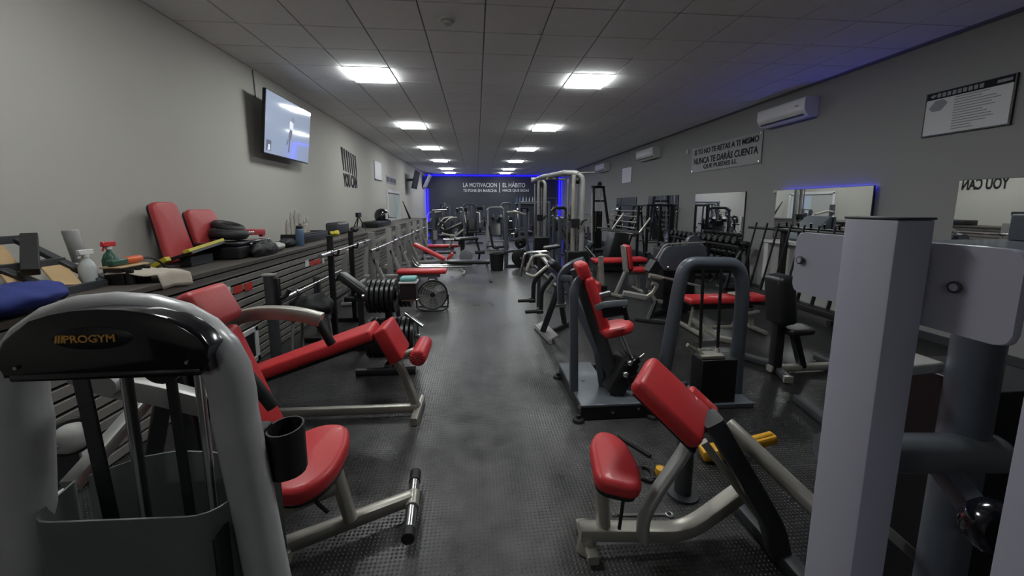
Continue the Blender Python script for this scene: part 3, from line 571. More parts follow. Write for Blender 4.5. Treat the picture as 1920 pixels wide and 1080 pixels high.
# knob wheel on its shaft
kn = P(cp, 'adjuster_wheel', 'black_rubber', (ring, (-1.31, 1.30, .86), (.75, -.6, .1), .048, .014, 24, 8))
P(kn, 'dome', 'white_dull', (lathe, [(.05, 0), (.048, .02), (.035, .045), (.015, .055), (0, .056)], (-1.31, 1.30, .86), (.2, -.9, .1), 20)); P(kn, 'shaft', 'chrome', (cyl, (-1.30, 1.25, .865), (-1.36, 1.20, .85), .012))
P(cp, 'rear_frame', 'charcoal', (rtube, [(-1.23, 1.75, .03), (-1.30, 1.75, 1.0)], .07, .06)); P(cp, 'rear_frame', 'black_metal', (rtube, [(-1.30, 1.36, .06), (-1.15, 1.5, 1.0)], .05, .05)); P(cp, 'cross_beam', 'silver_paint', (rtube, [(-1.32, 1.28, .70), (-1.32, 1.75, .90)], .05, .05))
# levers
P(cp, 'lever', 'silver_paint', (rtube, [(-1.36, 1.40, 1.04), (-1.25, 1.40, .985), (-1.12, 1.40, .955), (-.95, 1.40, .895)], .055, .075, .04, Y1)); P(cp, 'lever_joint', 'silver_paint', (cyl, (-1.22, 1.33, 1.01), (-1.22, 1.46, 1.01), .035)); P(cp, 'lever_cap', 'black_rubber', (slab, (-.965, 1.40, .90), (-.93, 1.40, .888), .065, .085, Y1))
P(cp, 'lever', 'silver_paint', (rtube, [(-1.25, 1.75, .97), (-1.0, 1.60, 1.04), (-.93, 1.50, 1.06)], .045, .05, .05)); P(cp, 'grip', 'black_rubber', (cyl, (-.935, 1.50, 1.065), (-.79, 1.50, .825), .021, .023, 14, .005))
P(cp, 'lever', 'silver', (rtube, [(-1.50, 2.15, .93), (-1.18, 2.15, 1.035), (-.98, 2.15, 1.025), (-.845, 2.15, .985)], .06, .07, .08, Y1)); P(cp, 'grip', 'black_rubber', (cyl, (-.875, 2.15, 1.0), (-.795, 2.14, .845), .022, .024, 14, .005))
# upholstery
P(cp, 'headrest', 'red_dull', (pad, (-1.20, 1.90, 1.04), (-1.285, 1.90, 1.215), .27, .10, Y1, .035)); P(cp, 'backrest', 'red', (pad, (-1.02, 1.88, .46), (-1.215, 1.88, 1.02), .26, .075, Y1, .035))
P(cp, 'backrest_plate', 'black_metal', (slab, (-1.08, 1.88, .44), (-1.29, 1.88, 1.08), .2, .03, Y1)); P(cp, 'backrest_post', 'charcoal', (rtube, [(-1.14, 1.88, .06), (-1.13, 1.88, .5), (-1.32, 1.88, 1.05)], .06, .06))
seat_o = rpoly([(-.13, -.20), (.02, -.23), (.12, -.13), (.15, .05), (.12, .19), (0, .22), (-.12, .15), (-.14, 0)], .09, 5)
se = P(cp, 'seat', 'red', (outline, seat_o, (-.755, 1.72, .41), (1, .1, .0), (-.1, 1, .12), .085, .032, 5))
P(se, 'seat_board', 'black_metal', (outline, [(x * .9, y * .9) for x, y in seat_o], (-.755, 1.72, .395), (1, .1, .0), (-.1, 1, .12), .018))
P(cp, 'seat_post', 'silver', (cyl, (-.70, 1.80, .38), (-.62, 1.76, .10), .032)); P(cp, 'seat_slide', 'black_metal', (cyl, (-.72, 1.81, .42), (-.69, 1.79, .33), .022)); P(cp, 'seat_arm', 'silver', (rtube, [(-.98, 1.66, .22), (-.68, 1.78, .27)], .05, .06)); P(cp, 'seat_lever', 'black_metal', (tube, [(-.78, 1.70, .37), (-.74, 1.68, .27), (-.70, 1.70, .2)], .009, .03, 8))
P(cp, 'base_beam', 'silver', (rtube, [(-1.25, 1.5, .07), (-.36, 1.90, .085)], .06, .06)); P(cp, 'stabiliser_bar', 'chrome', (cyl, (-.365, 2.09, .075), (-.335, 1.68, .075), .027)); P(cp, 'stabiliser_cap', 'black_rubber', (cyl, (-.336, 1.70, .075), (-.333, 1.65, .075), .031)); P(cp, 'stabiliser_cap', 'black_rubber', (cyl, (-.360, 2.03, .075), (-.367, 2.11, .075), .031)); P(cp, 'stabiliser_sleeve', 'silver', (cyl, (-.352, 1.94, .075), (-.345, 1.84, .075), .034)); P(cp, 'base_plate', 'silver', (slab, (-.95, 1.55, .05), (-.88, 1.66, .05), .10, .06))
# cup holder on the tower leg
chd = P(cp, 'cup_holder', 'black_rubber', (outline, wall_sheet([(math.cos(R(a)) * .042, math.sin(R(a)) * .05) for a in range(0, 361, 20)], .005), (-.512, 1.02, .895), X1, Y1, .125), (cyl, (-.512, 1.02, .89), (-.512, 1.02, .90), .043), (slab, (-.575, 1.0, .90), (-.575, 1.0, 1.03), .05, .07, X1))
# ------------------------------------------------------------------ sit-up bench
sb = T('situp_bench', 'red padded sit-up bench with knee pad and foot roller on silver frame', 'bench', (-1.0, 2.9, 0))
P(sb, 'long_pad', 'red', (pad, (-1.72, 2.93, .34), (-.765, 2.93, .675), .27, .085, Y1, .02), (wrinkle, .006, 16)); P(sb, 'pad_board', 'black_metal', (slab, (-1.70, 2.93, .29), (-.77, 2.93, .615), .24, .025, Y1))
P(sb, 'knee_pad', 'red', (pad, (-.715, 2.95, .705), (-.59, 2.95, .46), .31, .105, Y1, .018), (wrinkle, .006, 16)); ro_ = P(sb, 'foot_roller', 'red', (cyl, (-.438, 2.76, .50), (-.425, 3.10, .50), .062, .062, 24, .02), (wrinkle, .004, 26))
P(ro_, 'roller_end', 'red_dull', *[(slab, (-.4385, 2.7605, .50), (-.4385 + .05 * math.cos(k * .52), 2.7605, .50 + .05 * math.sin(k * .52)), .008, .006, None, .002) for k in range(12)], kind='stuff')
P(sb, 'base_beam', 'silver', (rtube, [(-1.75, 2.90, .06), (-.47, 2.88, .06)], .055, .06)); P(sb, 'foot_bar', 'silver', (rtube, [(-.462, 3.08, .035), (-.475, 2.72, .035)], .05, .055)); P(sb, 'foot_bar', 'silver', (rtube, [(-1.78, 3.15, .03), (-1.78, 2.68, .03)], .05, .055)); P(sb, 'front_post', 'silver', (rtube, [(-.475, 2.9, .05), (-.56, 2.92, .30), (-.66, 2.94, .50)], .05, .055, .05)); P(sb, 'roller_arm', 'silver', (tube, [(-.60, 2.93, .45), (-.50, 2.94, .50), (-.43, 2.94, .50)], .022)); P(sb, 'rear_post', 'silver', (rtube, [(-1.70, 2.92, .05), (-1.64, 2.92, .33)], .05, .05))
# ------------------------------------------------------------------ weight plate tree
pt = T('plate_tree', 'black A-shaped rack carrying weight plates in two tiers', 'plate rack', (-.88, 3.85, 0))
P(pt, 'base_rail', 'black_metal', (rtube, [(-1.15, 3.65, .035), (-.60, 3.65, .035)], .06, .06)); P(pt, 'base_rail', 'black_metal', (rtube, [(-1.15, 4.15, .035), (-.60, 4.15, .035)], .06, .06)); P(pt, 'spine', 'black_metal', (rtube, [(-.88, 3.90, .05), (-.88, 3.90, .86)], .07, .07)); P(pt, 'base_spine', 'black_metal', (rtube, [(-.88, 3.65, .035), (-.88, 4.15, .035)], .06, .06))
for z, x0, x1 in ((.72, -1.12, -.64), (.30, -1.14, -.58), (.20, -1.10, -.6)): P(pt, 'plate_bar', 'chrome', (cyl, (x0, 3.86 if z != .2 else 4.0, z), (x1, 3.86 if z != .2 else 4.0, z), .02))
def plate(x, y, z, r, th, label):
    t = T('weight_plate', label, 'weight plate', (x, y, z), 'black iron weight plates on the plate tree')
    P(t, 'disc', 'iron', (lathe, [(.022, -th / 2), (r * .25, -th / 2), (r * .3, -th / 2 + th * .2), (r * .8, -th / 2 + th * .2), (r * .86, -th / 2), (r * .97, -th / 2), (r, -th / 3), (r, th / 3), (r * .97, th / 2), (r * .86, th / 2), (r * .8, th * .3), (r * .3, th * .3), (r * .25, th / 2), (.022, th / 2), (.022, -th / 2)], (x, y, z), (1, 0, 0), 28)); return t
pl = plate(-1.04, 3.86, .72, .165, .034, 'black iron plate on the upper bar of the plate tree'); pl2 = plate(-1.05, 3.86, .30, .20, .034, 'larger black iron plate on the lower bar of the plate tree'); pl3 = plate(-.66, 3.86, .72, .115, .03, 'small black iron plate at the aisle end of the upper bar')
ORD = ['first', 'second', 'third', 'fourth', 'fifth', 'sixth', 'seventh', 'eighth', 'ninth', 'tenth', 'eleventh', 'twelfth', 'thirteenth']
pl['label'] = 'first iron plate from the counter on the upper bar of the plate tree'; pl2['label'] = 'first large iron plate from the counter on the lower bar of the plate tree'
for k in range(1, 6): dup(pl, (-1.04 + k * .046, 3.86, .72), None, '%s iron plate from the counter on the upper bar of the plate tree' % ORD[k])
for k in range(1, 10):
    if k not in (4,): dup(pl2, (-1.05 + k * .046, 3.86, .30), None, '%s large iron plate from the counter on the lower bar of the plate tree' % ORD[k - (k > 4)])
dup(pl3, (-.70, 3.86, .72), None, 'middle one of three small iron plates at the aisle end of the upper bar'); dup(pl3, (-.74, 3.86, .72), None, 'innermost of three small iron plates on the upper bar'); pl3['label'] = 'outermost of three small iron plates at the aisle end of the upper bar'
tb = T('supply_box', 'small dark box with white tray and teal lid on the plate tree', 'box', (-.66, 3.72, .80))
P(tb, 'box', 'black_metal', (box, (-.645, 3.72, .80), (.15, .14, .15))); P(tb, 'tray', 'white', (box, (-.645, 3.72, .885), (.17, .16, .02), 0, .006)); P(tb, 'teal_lid', 'teal', (rbox, (-.645, 3.72, .915), (.15, .14, .04), 0, .016)); P(tb, 'bracket', 'chrome', (slab, (-.72, 3.72, .71), (-.56, 3.72, .71), .06, .02))
S('loose_bar', 'short chrome handle bar hooked on the plate tree', 'bar', 'chrome', (-.56, 3.75, .5), (cyl, (-.68, 3.78, .545), (-.52, 3.68, .455), .017), (cyl, (-.70, 3.79, .555), (-.67, 3.775, .54), .022))
# ------------------------------------------------------------------ floor fan
fn = T('floor_fan', 'round grey drum fan in a black tube stand on the floor', 'fan', (-.69, 6.0, 0))
FC = Vector((-.69, 6.0, .245))
P(fn, 'drum', 'fan_grey', (lathe, [(.215, -.07), (.222, -.07), (.222, .07), (.215, .07), (.215, -.07)], FC, (.15, -1, .1), 36)); P(fn, 'rim', 'black_metal', (ring, FC + Vector((.012, -.075, .008)), (.15, -1, .1), .22, .011, 36, 8))
for k, rr in enumerate((.05, .085, .12, .155, .19)): P(fn, 'grille_ring', 'fan_grey', (ring, FC + Vector((.012, -.08, .008)), (.15, -1, .1), rr, .0022, 28, 5))
ax = Vector((.15, -1, .1)).normalized(); s_, n_ = _frame(ax)
P(fn, 'grille_spokes', 'fan_grey', *[(cyl, FC + ax * .08 + (s_ * math.cos(k * math.pi / 8) + n_ * math.sin(k * math.pi / 8)) * .04, FC + ax * .08 + (s_ * math.cos(k * math.pi / 8) + n_ * math.sin(k * math.pi / 8)) * .217, .0022, None, 5) for k in range(0, 16, 2)], kind='stuff')
for k in range(3):
    a = k * 2.094 + .4; d = s_ * math.cos(a) + n_ * math.sin(a); P(fn, 'blade', 'silver_dark', (slab, FC + d * .03, FC + d * .20, .09, .006, d.cross(ax) + ax * .5, .002, 1, .15))
P(fn, 'hub', 'black_metal', (cyl, FC - ax * .03, FC + ax * .09, .045, .04, 20, .008)); P(fn, 'motor_label', 'white_dull', (slab, FC + ax * .084 + Vector((.04, 0, .06)), FC + ax * .084 + Vector((.13, 0, .06)), .025, .004, Z))
P(fn, 'stand', 'black_metal', (tube, [(-.93, 6.02, .24), (-.94, 6.02, .04), (-.86, 5.90, .012), (-.52, 5.88, .012), (-.455, 5.98, .04), (-.45, 5.98, .24)], .012, .08), (tube, [(-.94, 6.02, .04), (-.88, 6.16, .012), (-.5, 6.14, .012), (-.455, 5.98, .04)], .012, .08)); P(fn, 'carry_handle', 'black_rubber', (tube, [(-.75, 6.02, .45), (-.74, 6.02, .50), (-.64, 6.02, .50), (-.63, 6.02, .45)], .012, .02))
# ------------------------------------------------------------------ barbells
def barbell(a, b, label, group='barbells resting in racks', m='chrome', th=.014):
    a, b = V(a), V(b); d = (b - a).normalized(); t = T('barbell', label, 'barbell', (a + b) / 2, group)
    P(t, 'shaft', m, (cyl, a + d * .3, b - d * .3, th, None, 12))
    for p, s in ((a, 1), (b, -1)):
        P(t, 'sleeve', m, (cyl, p, p + d * s * .30, th * 1.75, None, 14)); P(t, 'collar', m, (cyl, p + d * s * .29, p + d * s * .32, th * 2.4, None, 14))
    return t
# low stand by the counter with its bar
ls = T('barbell_stand', 'grey upright with black hook standing against the slatted counter', 'barbell stand', (-1.98, 3.9, 0))
P(ls, 'upright', 'charcoal', (rtube, [(-1.98, 3.9, 0.02), (-1.99, 3.9, .93)], .10, .07)); P(ls, 'cap', 'silver_paint', (box, (-1.99, 3.9, .94), (.11, .08, .02))); P(ls, 'hook', 'black_metal', (tube, [(-1.94, 3.92, .70), (-1.87, 3.95, .71), (-1.84, 3.96, .78)], .02)); P(ls, 'back_plate', 'black_metal', (slab, (-1.93, 3.93, .60), (-1.93, 3.93, .90), .03, .05, X1)); P(ls, 'base_plate', 'charcoal', (box, (-1.98, 3.9, .012), (.3, .3, .022)))
P(ls, 'upright', 'charcoal', (rtube, [(-1.98, 5.0, .02), (-1.99, 5.0, .72)], .08, .07))
barbell((-1.955, 4.05, .665), (-1.955, 5.75, .665), 'chrome barbell lying low along the slatted counter')
# black bench press
bk1 = T('bench_press', 'black bench press with two square posts beside the counter', 'bench press', (-1.68, 5.0, 0), 'bench press stations along the counter')
for y, x in ((4.66, -1.68), (5.48, -1.70)):
    P(bk1, 'post', 'black_metal', (rtube, [(x, y, .02), (x - .0, y, 1.26)], .06, .06)); P(bk1, 'bar_hook', 'black_metal', (tube, [(x + .03, y, 1.03), (x + .08, y, 1.03), (x + .09, y, 1.09)], .014)); P(bk1, 'foot', 'black_metal', (rtube, [(x - .35, y, .03), (x + .12, y, .03)], .06, .05))
P(bk1, 'cross_beam', 'black_metal', (rtube, [(-1.69, 4.66, .50), (-1.69, 5.48, .50)], .05, .05)); P(bk1, 'bench_beam', 'black_metal', (rtube, [(-1.70, 5.1, .40), (-1.05, 5.1, .40)], .06, .06)); P(bk1, 'bench_leg', 'black_metal', (rtube, [(-1.05, 5.1, .40), (-1.02, 5.1, .02)], .05, .05)); P(bk1, 'bench_pad', 'black_pad', (pad, (-1.55, 5.1, .47), (-1.0, 5.1, .47), .28, .07, Y1, .03))
barbell((-1.66, 4.30, 1.062), (-1.66, 6.30, 1.062), 'chrome barbell resting across the two black posts')
bc = T('covered_stool', 'low stool under a bunched black jacket beside the counter', 'stool', (-1.86, 4.40, 0))
P(bc, 'jacket', 'black_rubber', (ball, (-1.82, 4.40, .50), .17, (1.35, 1.0, .75), 26, 16), (wrinkle, .04, 12), ang=80); P(bc, 'seat', 'black_pad', (box, (-1.84, 4.40, .40), (.36, .3, .05)))
for dx, dy in ((-1, -1), (1, -1), (-1, 1), (1, 1)): P(bc, 'leg', 'silver_paint', (cyl, (-1.84 + dx * .14, 4.40 + dy * .11, .39), (-1.84 + dx * .17, 4.40 + dy * .13, .0), .016))
ip = T('padded_lever', 'slanted black padded lever arm behind the plate tree', 'bench', (-1.3, 4.45, 0))
P(ip, 'pad', 'black_pad', (pad, (-1.50, 4.40, .85), (-1.12, 4.30, .58), .15, .09, Y1, .03)); P(ip, 'arm', 'black_metal', (rtube, [(-1.68, 4.75, .72), (-1.45, 4.45, .80)], .03, .03)); P(ip, 'post', 'black_metal', (rtube, [(-1.28, 4.34, .66), (-1.28, 4.34, .02)], .06, .06)); P(ip, 'foot', 'black_metal', (rtube, [(-1.50, 4.34, .03), (-1.05, 4.34, .03)], .06, .05))
# silver bench presses
def press(yc, label, inc, blabel, x=-1.66, hw=.62, hz=.92):
    t = T('bench_press', label, 'bench press', (x, yc, 0), 'bench press stations along the counter')
    for y in (yc - hw, yc + hw):
        P(t, 'post', 'silver_paint', (rtube, [(x, y, .02), (x, y, 1.18)], .11, .07)); P(t, 'brace', 'silver_paint', (rtube, [(x - .03, y, 1.02), (x - .38, y, .86), (x - .46, y, .55), (x - .46, y, .02)], .06, .08, .10, Y1)); P(t, 'front_leg', 'silver_paint', (rtube, [(x + .02, y, .75), (x + .18, y, .35), (x + .30, y, .02)], .07, .06, .08, Y1)); P(t, 'foot', 'silver_paint', (rtube, [(x - .52, y, .03), (x + .36, y, .03)], .07, .05))
        P(t, 'bar_hook', 'chrome', (tube, [(x + .04, y, hz - .035), (x + .10, y, hz - .035), (x + .11, y, hz + .02)], .015)); P(t, 'bar_hook', 'chrome', (tube, [(x + .04, y, hz - .3), (x + .10, y, hz - .3), (x + .11, y, hz - .24)], .015))
    P(t, 'cross_beam', 'silver_paint', (rtube, [(x - .3, yc - hw, .30), (x - .3, yc + hw, .30)], .06, .06))
    if inc:
        P(t, 'back_pad', 'red', (pad, (x + .22, yc, .72), (x + .92, yc, .36), .28, .075, Y1, .03)); P(t, 'seat_pad', 'red', (pad, (x + .98, yc, .36), (x + 1.10, yc, .50), .28, .07, Y1, .025)); P(t, 'bench_beam', 'silver_paint', (rtube, [(x + .1, yc, .30), (x + 1.05, yc, .30)], .06, .06)); P(t, 'bench_leg', 'silver', (rtube, [(x + 1.0, yc, .38), (x + 1.35, yc, .04)], .05, .05)); P(t, 'pad_strut', 'silver_paint', (rtube, [(x + .3, yc, .3), (x + .45, yc, .55)], .05, .05)); P(t, 'foot_bar', 'silver', (rtube, [(x + 1.35, yc - .25, .03), (x + 1.35, yc + .25, .03)], .05, .05))
    else:
        P(t, 'bench_pad', 'red', (pad, (x + .26, yc, .445), (x + 1.12, yc, .44), .29, .075, Y1, .03)); P(t, 'bench_beam', 'silver_paint', (rtube, [(x - .3, yc, .36), (x + 1.0, yc, .36)], .06, .06)); P(t, 'bench_leg', 'silver_paint', (rtube, [(x + .92, yc, .36), (x + .96, yc, .02)], .05, .05)); P(t, 'foot_bar', 'silver_paint', (rtube, [(x + .96, yc - .25, .03), (x + .96, yc + .25, .03)], .05, .05))
    P(t, 'cross_beam', 'silver_paint', (rtube, [(x - .3, yc, .30), (x - .3, yc, .36)], .06, .06))
    barbell((x + .075, yc - 1.0, hz), (x + .075, yc + 1.0, hz), blabel)
press(7.0, 'grey bench press with flat red bench behind the fan', False, 'chrome barbell on the flat red bench press')
press(9.15, 'grey incline bench press with sloping red back pad', True, 'chrome barbell on the incline red bench press')
press(11.4, 'third grey bench press along the counter, mostly hidden behind the incline one', False, 'chrome barbell on the third grey bench press')
# long low black bench with chrome tube
lb = T('long_bench', 'long black padded bench with bent chrome tube frame across the aisle edge', 'bench', (-.5, 8.2, 0))
P(lb, 'pad', 'black_pad', (pad, (-.62, 8.25, .425), (.27, 8.25, .41), .28, .07, Y1, .025)); P(lb, 'frame_tube', 'chrome', (tube, [(-1.35, 8.15, .50), (-1.25, 8.15, .33), (-.62, 8.15, .33), (-.1, 8.15, .34)], .026, .10)); P(lb, 'frame_tube', 'chrome', (tube, [(-1.35, 8.38, .50), (-1.25, 8.38, .33), (-.62, 8.38, .33), (-.1, 8.38, .34)], .026, .10))
P(lb, 'leg', 'silver_paint', (rtube, [(.20, 8.25, .38), (.29, 8.25, .02)], .05, .05)); P(lb, 'foot', 'charcoal', (rtube, [(.29, 8.05, .02), (.29, 8.45, .02)], .05, .035)); P(lb, 'leg', 'silver_paint', (rtube, [(-1.2, 8.25, .33), (-1.25, 8.25, .02)], .05, .05)); P(lb, 'foot', 'charcoal', (rtube, [(-1.25, 8.05, .02), (-1.25, 8.45, .02)], .05, .035))
# waste bin in the aisle
wbn = T('waste_bin', 'black waste bin standing on the open floor of the aisle', 'bin', (.49, 9.6, 0))
P(wbn, 'body', 'black_metal', (lathe, [(0, .002), (.15, .003), (.18, .40), (.188, .40), (.19, .43), (.17, .43), (.165, .38), (0, .30)], (.49, 9.6, 0), (0, 0, 1), 24)); P(wbn, 'rim', 'charcoal', (ring, (.49, 9.6, .43), Z, .182, .008, 24, 6))
# ------------------------------------------------------------------ grey machine at the camera's elbow
gm = T('rack_machine', 'grey-blue steel machine frame with bolted plate and thick square post', 'gym machine', (.9, .75, 0))
P(gm, 'square_post', 'grey_blue', (slab, (.84, .735, .0), (.84, .735, 1.572), .08, .11, X1, .004, 2)); P(gm, 'post_cap', 'charcoal', (slab, (.84, .735, 1.572), (.84, .735, 1.577), .084, .114, X1, .002))
plo = rpoly([(0, 0), (.46, 0), (.46, .165), (0, .165)], .022, 5)
pg = P(gm, 'side_plate', 'grey_blue', (outline, plo, (.90, 1.01, 1.362), -Y1, Z, .016, .002, 1))
P(pg, 'bolt', 'charcoal', (ring, (.878, .985, 1.452), X1, .0085, .003, 18, 6)); P(pg, 'bolt', 'charcoal', (ring, (.878, .634, 1.450), X1, .0085, .003, 18, 6)); P(pg, 'bolt_head', 'grey_blue', (cyl, (.883, .985, 1.452), (.875, .985, 1.452), .007)); P(pg, 'bolt_head', 'grey_blue', (cyl, (.883, .634, 1.450), (.875, .634, 1.450), .007))
P(gm, 'top_box', 'slate', (box, (1.06, .60, 1.50), (.32, .30, .055))); P(gm, 'top_block', 'slate', (box, (1.17, .62, 1.555), (.14, .2, .055)))
P(gm, 'square_post', 'grey_blue', (slab, (.855, .43, 0), (.855, .43, 1.365), .08, .11, X1, .004, 2))
P(gm, 'round_post', 'slate', (cyl, (1.30, .87, .02), (1.30, .87, 1.48), .05, None, 24)); P(gm, 'cross_tube', 'platform', (cyl, (.88, .84, .98), (1.36, .84, .95), .048, None, 24)); P(gm, 'rubber_stop', 'black_gloss', (lathe, [(0, -.03), (.05, -.03), (.062, -.015), (.062, .02), (.05, .035), (.02, .037), (0, .03)], (1.17, .70, .87), (-.25, -1, .2), 28)); P(gm, 'stop_arm', 'slate', (rtube, [(1.17, .72, .87), (1.2, .84, .93)], .05, .05))
P(gm, 'floor_beam', 'slate', (rtube, [(.84, .40, .03), (.84, 1.05, .03)], .08, .06)); P(gm, 'floor_beam', 'slate', (rtube, [(.84, .86, .03), (1.7, .86, .03)], .08, .06)); P(gm, 'slide_rail', 'silver', (rtube, [(1.05, .98, .78), (1.46, .95, .42)], .03, .03)); P(gm, 'seat_board', 'silver_paint', (slab, (1.12, .98, 1.14), (1.30, .98, 1.15), .10, .03, Y1)); P(gm, 'weight_shroud', 'black_metal', (box, (1.52, 1.0, .55), (.3, .25, 1.1)))
# ------------------------------------------------------------------ preacher curl machine
pc = T('preacher_curl_bench', 'silver preacher curl bench with red seat and sloping red arm pad', 'gym machine', (.8, 1.6, 0))
so = rpoly([(-.10, -.13), (.09, -.15), (.115, -.02), (.085, .13), (.03, .19), (-.05, .19), (-.10, .10)], .06, 5)
s1 = P(pc, 'seat', 'red', (outline, so, (.600, 1.585, .395), (1, -.15, -.12), (.15, 1, .16), .075, .03, 5)); P(s1, 'seat_board', 'black_metal', (outline, [(x * .88, y * .88) for x, y in so], (.600, 1.585, .378), (1, -.15, -.12), (.15, 1, .16), .02))
u_ = (Vector((1.02, 1.52, .64)) - Vector((.80, 1.72, .86))).normalized(); sd_ = Vector((.55, .75, .1)); sd_ = (sd_ - u_ * sd_.dot(u_)).normalized()
ap = P(pc, 'arm_pad', 'red', (pad, Vector((.765, 1.70, .825)), Vector((1.005, 1.56, .595)), .25, .085, (.75, .66, .1), .032)); P(ap, 'pad_board', 'black_metal', (slab, Vector((.765, 1.70, .77)), Vector((.99, 1.56, .555)), .2, .02, (.75, .66, .1)))
P(pc, 'base_beam', 'silver', (rtube, [(.46, 1.60, .10), (.92, 1.58, .075), (1.02, 1.585, .10), (1.30, 1.62, .255)], .075, .06, .10)); P(pc, 'foot_pad', 'silver', (cyl, (.50, 1.60, .085), (.49, 1.59, .0), .04, .046, 20, .006)); P(pc, 'foot_bar', 'silver', (rtube, [(.50, 1.50, .035), (.50, 1.72, .035)], .05, .04))
P(pc, 'seat_post', 'silver', (cyl, (.575, 1.60, .11), (.555, 1.61, .36), .033)); P(pc, 'seat_slide', 'black_metal', (cyl, (.58, 1.60, .30), (.575, 1.60, .40), .022)); P(pc, 'adjuster_pin', 'black_metal', (tube, [(.66, 1.58, .36), (.645, 1.56, .24), (.63, 1.55, .14)], .008, .03, 8))
P(pc, 'curved_post', 'silver_paint', (oval, [(.735, 1.53, .10), (.735, 1.54, .20), (.80, 1.56, .30), (.93, 1.60, .44), (.985, 1.61, .53), (.985, 1.61, .62)], .055, .075, .06)); P(pc, 'rear_leg', 'charcoal', (rtube, [(1.03, 1.55, .66), (1.16, 1.53, .45), (1.33, 1.50, .16), (1.36, 1.48, .02)], .105, .085, .06)); P(pc, 'strut', 'silver', (rtube, [(1.05, 1.62, .50), (1.14, 1.6, .38), (1.33, 1.55, .12)], .03, .035, .05)); P(pc, 'bolt', 'chrome', (cyl, (1.22, 1.55, .33), (1.20, 1.50, .33), .011)); P(pc, 'bolt', 'chrome', (cyl, (1.29, 1.55, .215), (1.27, 1.50, .215), .011))
P(pc, 'cross_foot', 'charcoal', (rtube, [(1.36, 1.25, .03), (1.36, 1.75, .03)], .07, .06)); P(pc, 'pad_bracket', 'black_metal', (slab, (.97, 1.60, .60), (1.06, 1.58, .63), .08, .06)); P(pc, 'lever_arm', 'silver', (cyl, (1.19, 1.66, .56), (1.385, 1.33, .355), .036, .036, 24, .006)); P(pc, 'pad_edge_pad', 'red', (pad, (1.03, 1.74, .70), (1.14, 1.68, .595), .07, .05, (.7, .7, .1), .018))
P(pc, 'pivot_post', 'charcoal', (cyl, (1.13, 1.90, .02), (1.13, 1.90, .36), .045)); P(pc, 'pivot_foot', 'charcoal', (lathe, [(0, 0), (.085, 0), (.085, .012), (0, .02)], (1.13, 1.90, .002)))
# tools left on the floor
yt = T('yellow_tool', 'yellow plastic tool with long ribbed handle lying behind the preacher bench', 'tool', (1.65, 2.15, 0))
P(yt, 'handle', 'tool_yellow', (slab, (1.47, 2.16, .05), (1.86, 2.14, .15), .07, .06, None, .015, 2)); P(yt, 'ridge', 'tool_yellow', (slab, (1.62, 2.15, .115), (1.84, 2.14, .175), .035, .03, None, .008, 1)); P(yt, 'head', 'tool_yellow', (slab, (1.40, 2.18, .04), (1.56, 2.15, .075), .10, .075, None, .02, 2)); P(yt, 'grip', 'charcoal', (slab, (1.52, 2.16, .012), (1.68, 2.15, .035), .06, .024, None, .008))
S('yellow_stopper', 'small yellow knob on the floor under the preacher bench', 'stopper', 'tool_yellow', (1.08, 2.0, 0), (lathe, [(0, .001), (.03, .002), (.034, .02), (.03, .045), (.012, .055), (0, .055)], (1.08, 2.06, 0)))
def wrench(a, b, label):
    a, b = V(a), V(b); t = T('spanner', label, 'spanner', a, 'tools on the floor'); d = (b - a).normalized()
    P(t, 'shank', 'chrome', (slab, a, b, .017, .008, None, .002)); P(t, 'ring_end', 'chrome', (ring, b + d * .012, Z, .016, .006, 18, 6)); P(t, 'jaw_end', 'chrome', (slab, a - d * .025 + Vector((.012, 0, 0)), a + d * .005, .012, .008), (slab, a - d * .025 - Vector((.012, 0, 0)), a + d * .005, .012, .008))
wrench((.72, 1.78, .006), (.97, 1.76, .006), 'chrome ring spanner lying under the preacher bench beam')
S('metal_rod', 'short steel rod lying on the floor behind the red preacher seat', 'rod', 'chrome', (.8, 2.15, 0), (cyl, (.78, 2.30, .012), (.86, 2.02, .012), .011), (cyl, (.78, 2.30, .012), (.776, 2.315, .012), .016))
S('metal_rod', 'dark steel rod leaning beside the preacher pivot post', 'rod', 'iron', (1.0, 2.3, 0), (cyl, (.96, 2.45, .012), (1.09, 2.22, .012), .011))
S('loose_strap', 'tangle of dark straps on the floor by the pivot post', 'strap', 'black_rubber', (1.0, 2.0, 0), (tube, [(.93, 2.05, .012), (1.0, 1.98, .014), (1.04, 2.10, .014), (.98, 2.14, .014), (.95, 2.0, .016), (1.06, 2.02, .02)], .011, .05, 8))
# ------------------------------------------------------------------ seated machine on the steel platform
sm = T('seated_machine', 'slate machine on a steel platform with tall red backrest and red seat', 'gym machine', (1.0, 3.0, 0))
P(sm, 'platform', 'platform', (slab, (.76, 3.08, .115), (1.06, 3.08, .115), .80, .02, Y1, .004), (slab, (1.06, 2.78, .115), (1.34, 2.78, .115), .20, .02, Y1, .004)); P(sm, 'skirt', 'black_metal', (box, (1.04, 2.70, .055), (.56, .03, .10)), (box, (.775, 3.08, .055), (.03, .76, .10)), (box, (1.04, 3.46, .055), (.56, .03, .10)), (box, (1.33, 3.08, .055), (.03, .76, .10)))
for x, y in ((.76, 2.70), (.76, 3.45), (1.33, 2.70)): P(sm, 'levelling_foot', 'black_rubber', (lathe, [(0, 0), (.045, 0), (.04, .02), (.015, .025), (.015, .05), (0, .05)], (x - .02, y - .02, .001), (0, 0, 1), 14))
P(sm, 'bolt', 'chrome', (cyl, (.755, 2.69, .115), (.745, 2.675, .115), .012)); P(sm, 'bolt', 'chrome', (cyl, (1.0, 2.685, .06), (1.0, 2.675, .06), .01)); P(sm, 'bolt', 'chrome', (cyl, (1.20, 2.685, .08), (1.20, 2.675, .08), .01))
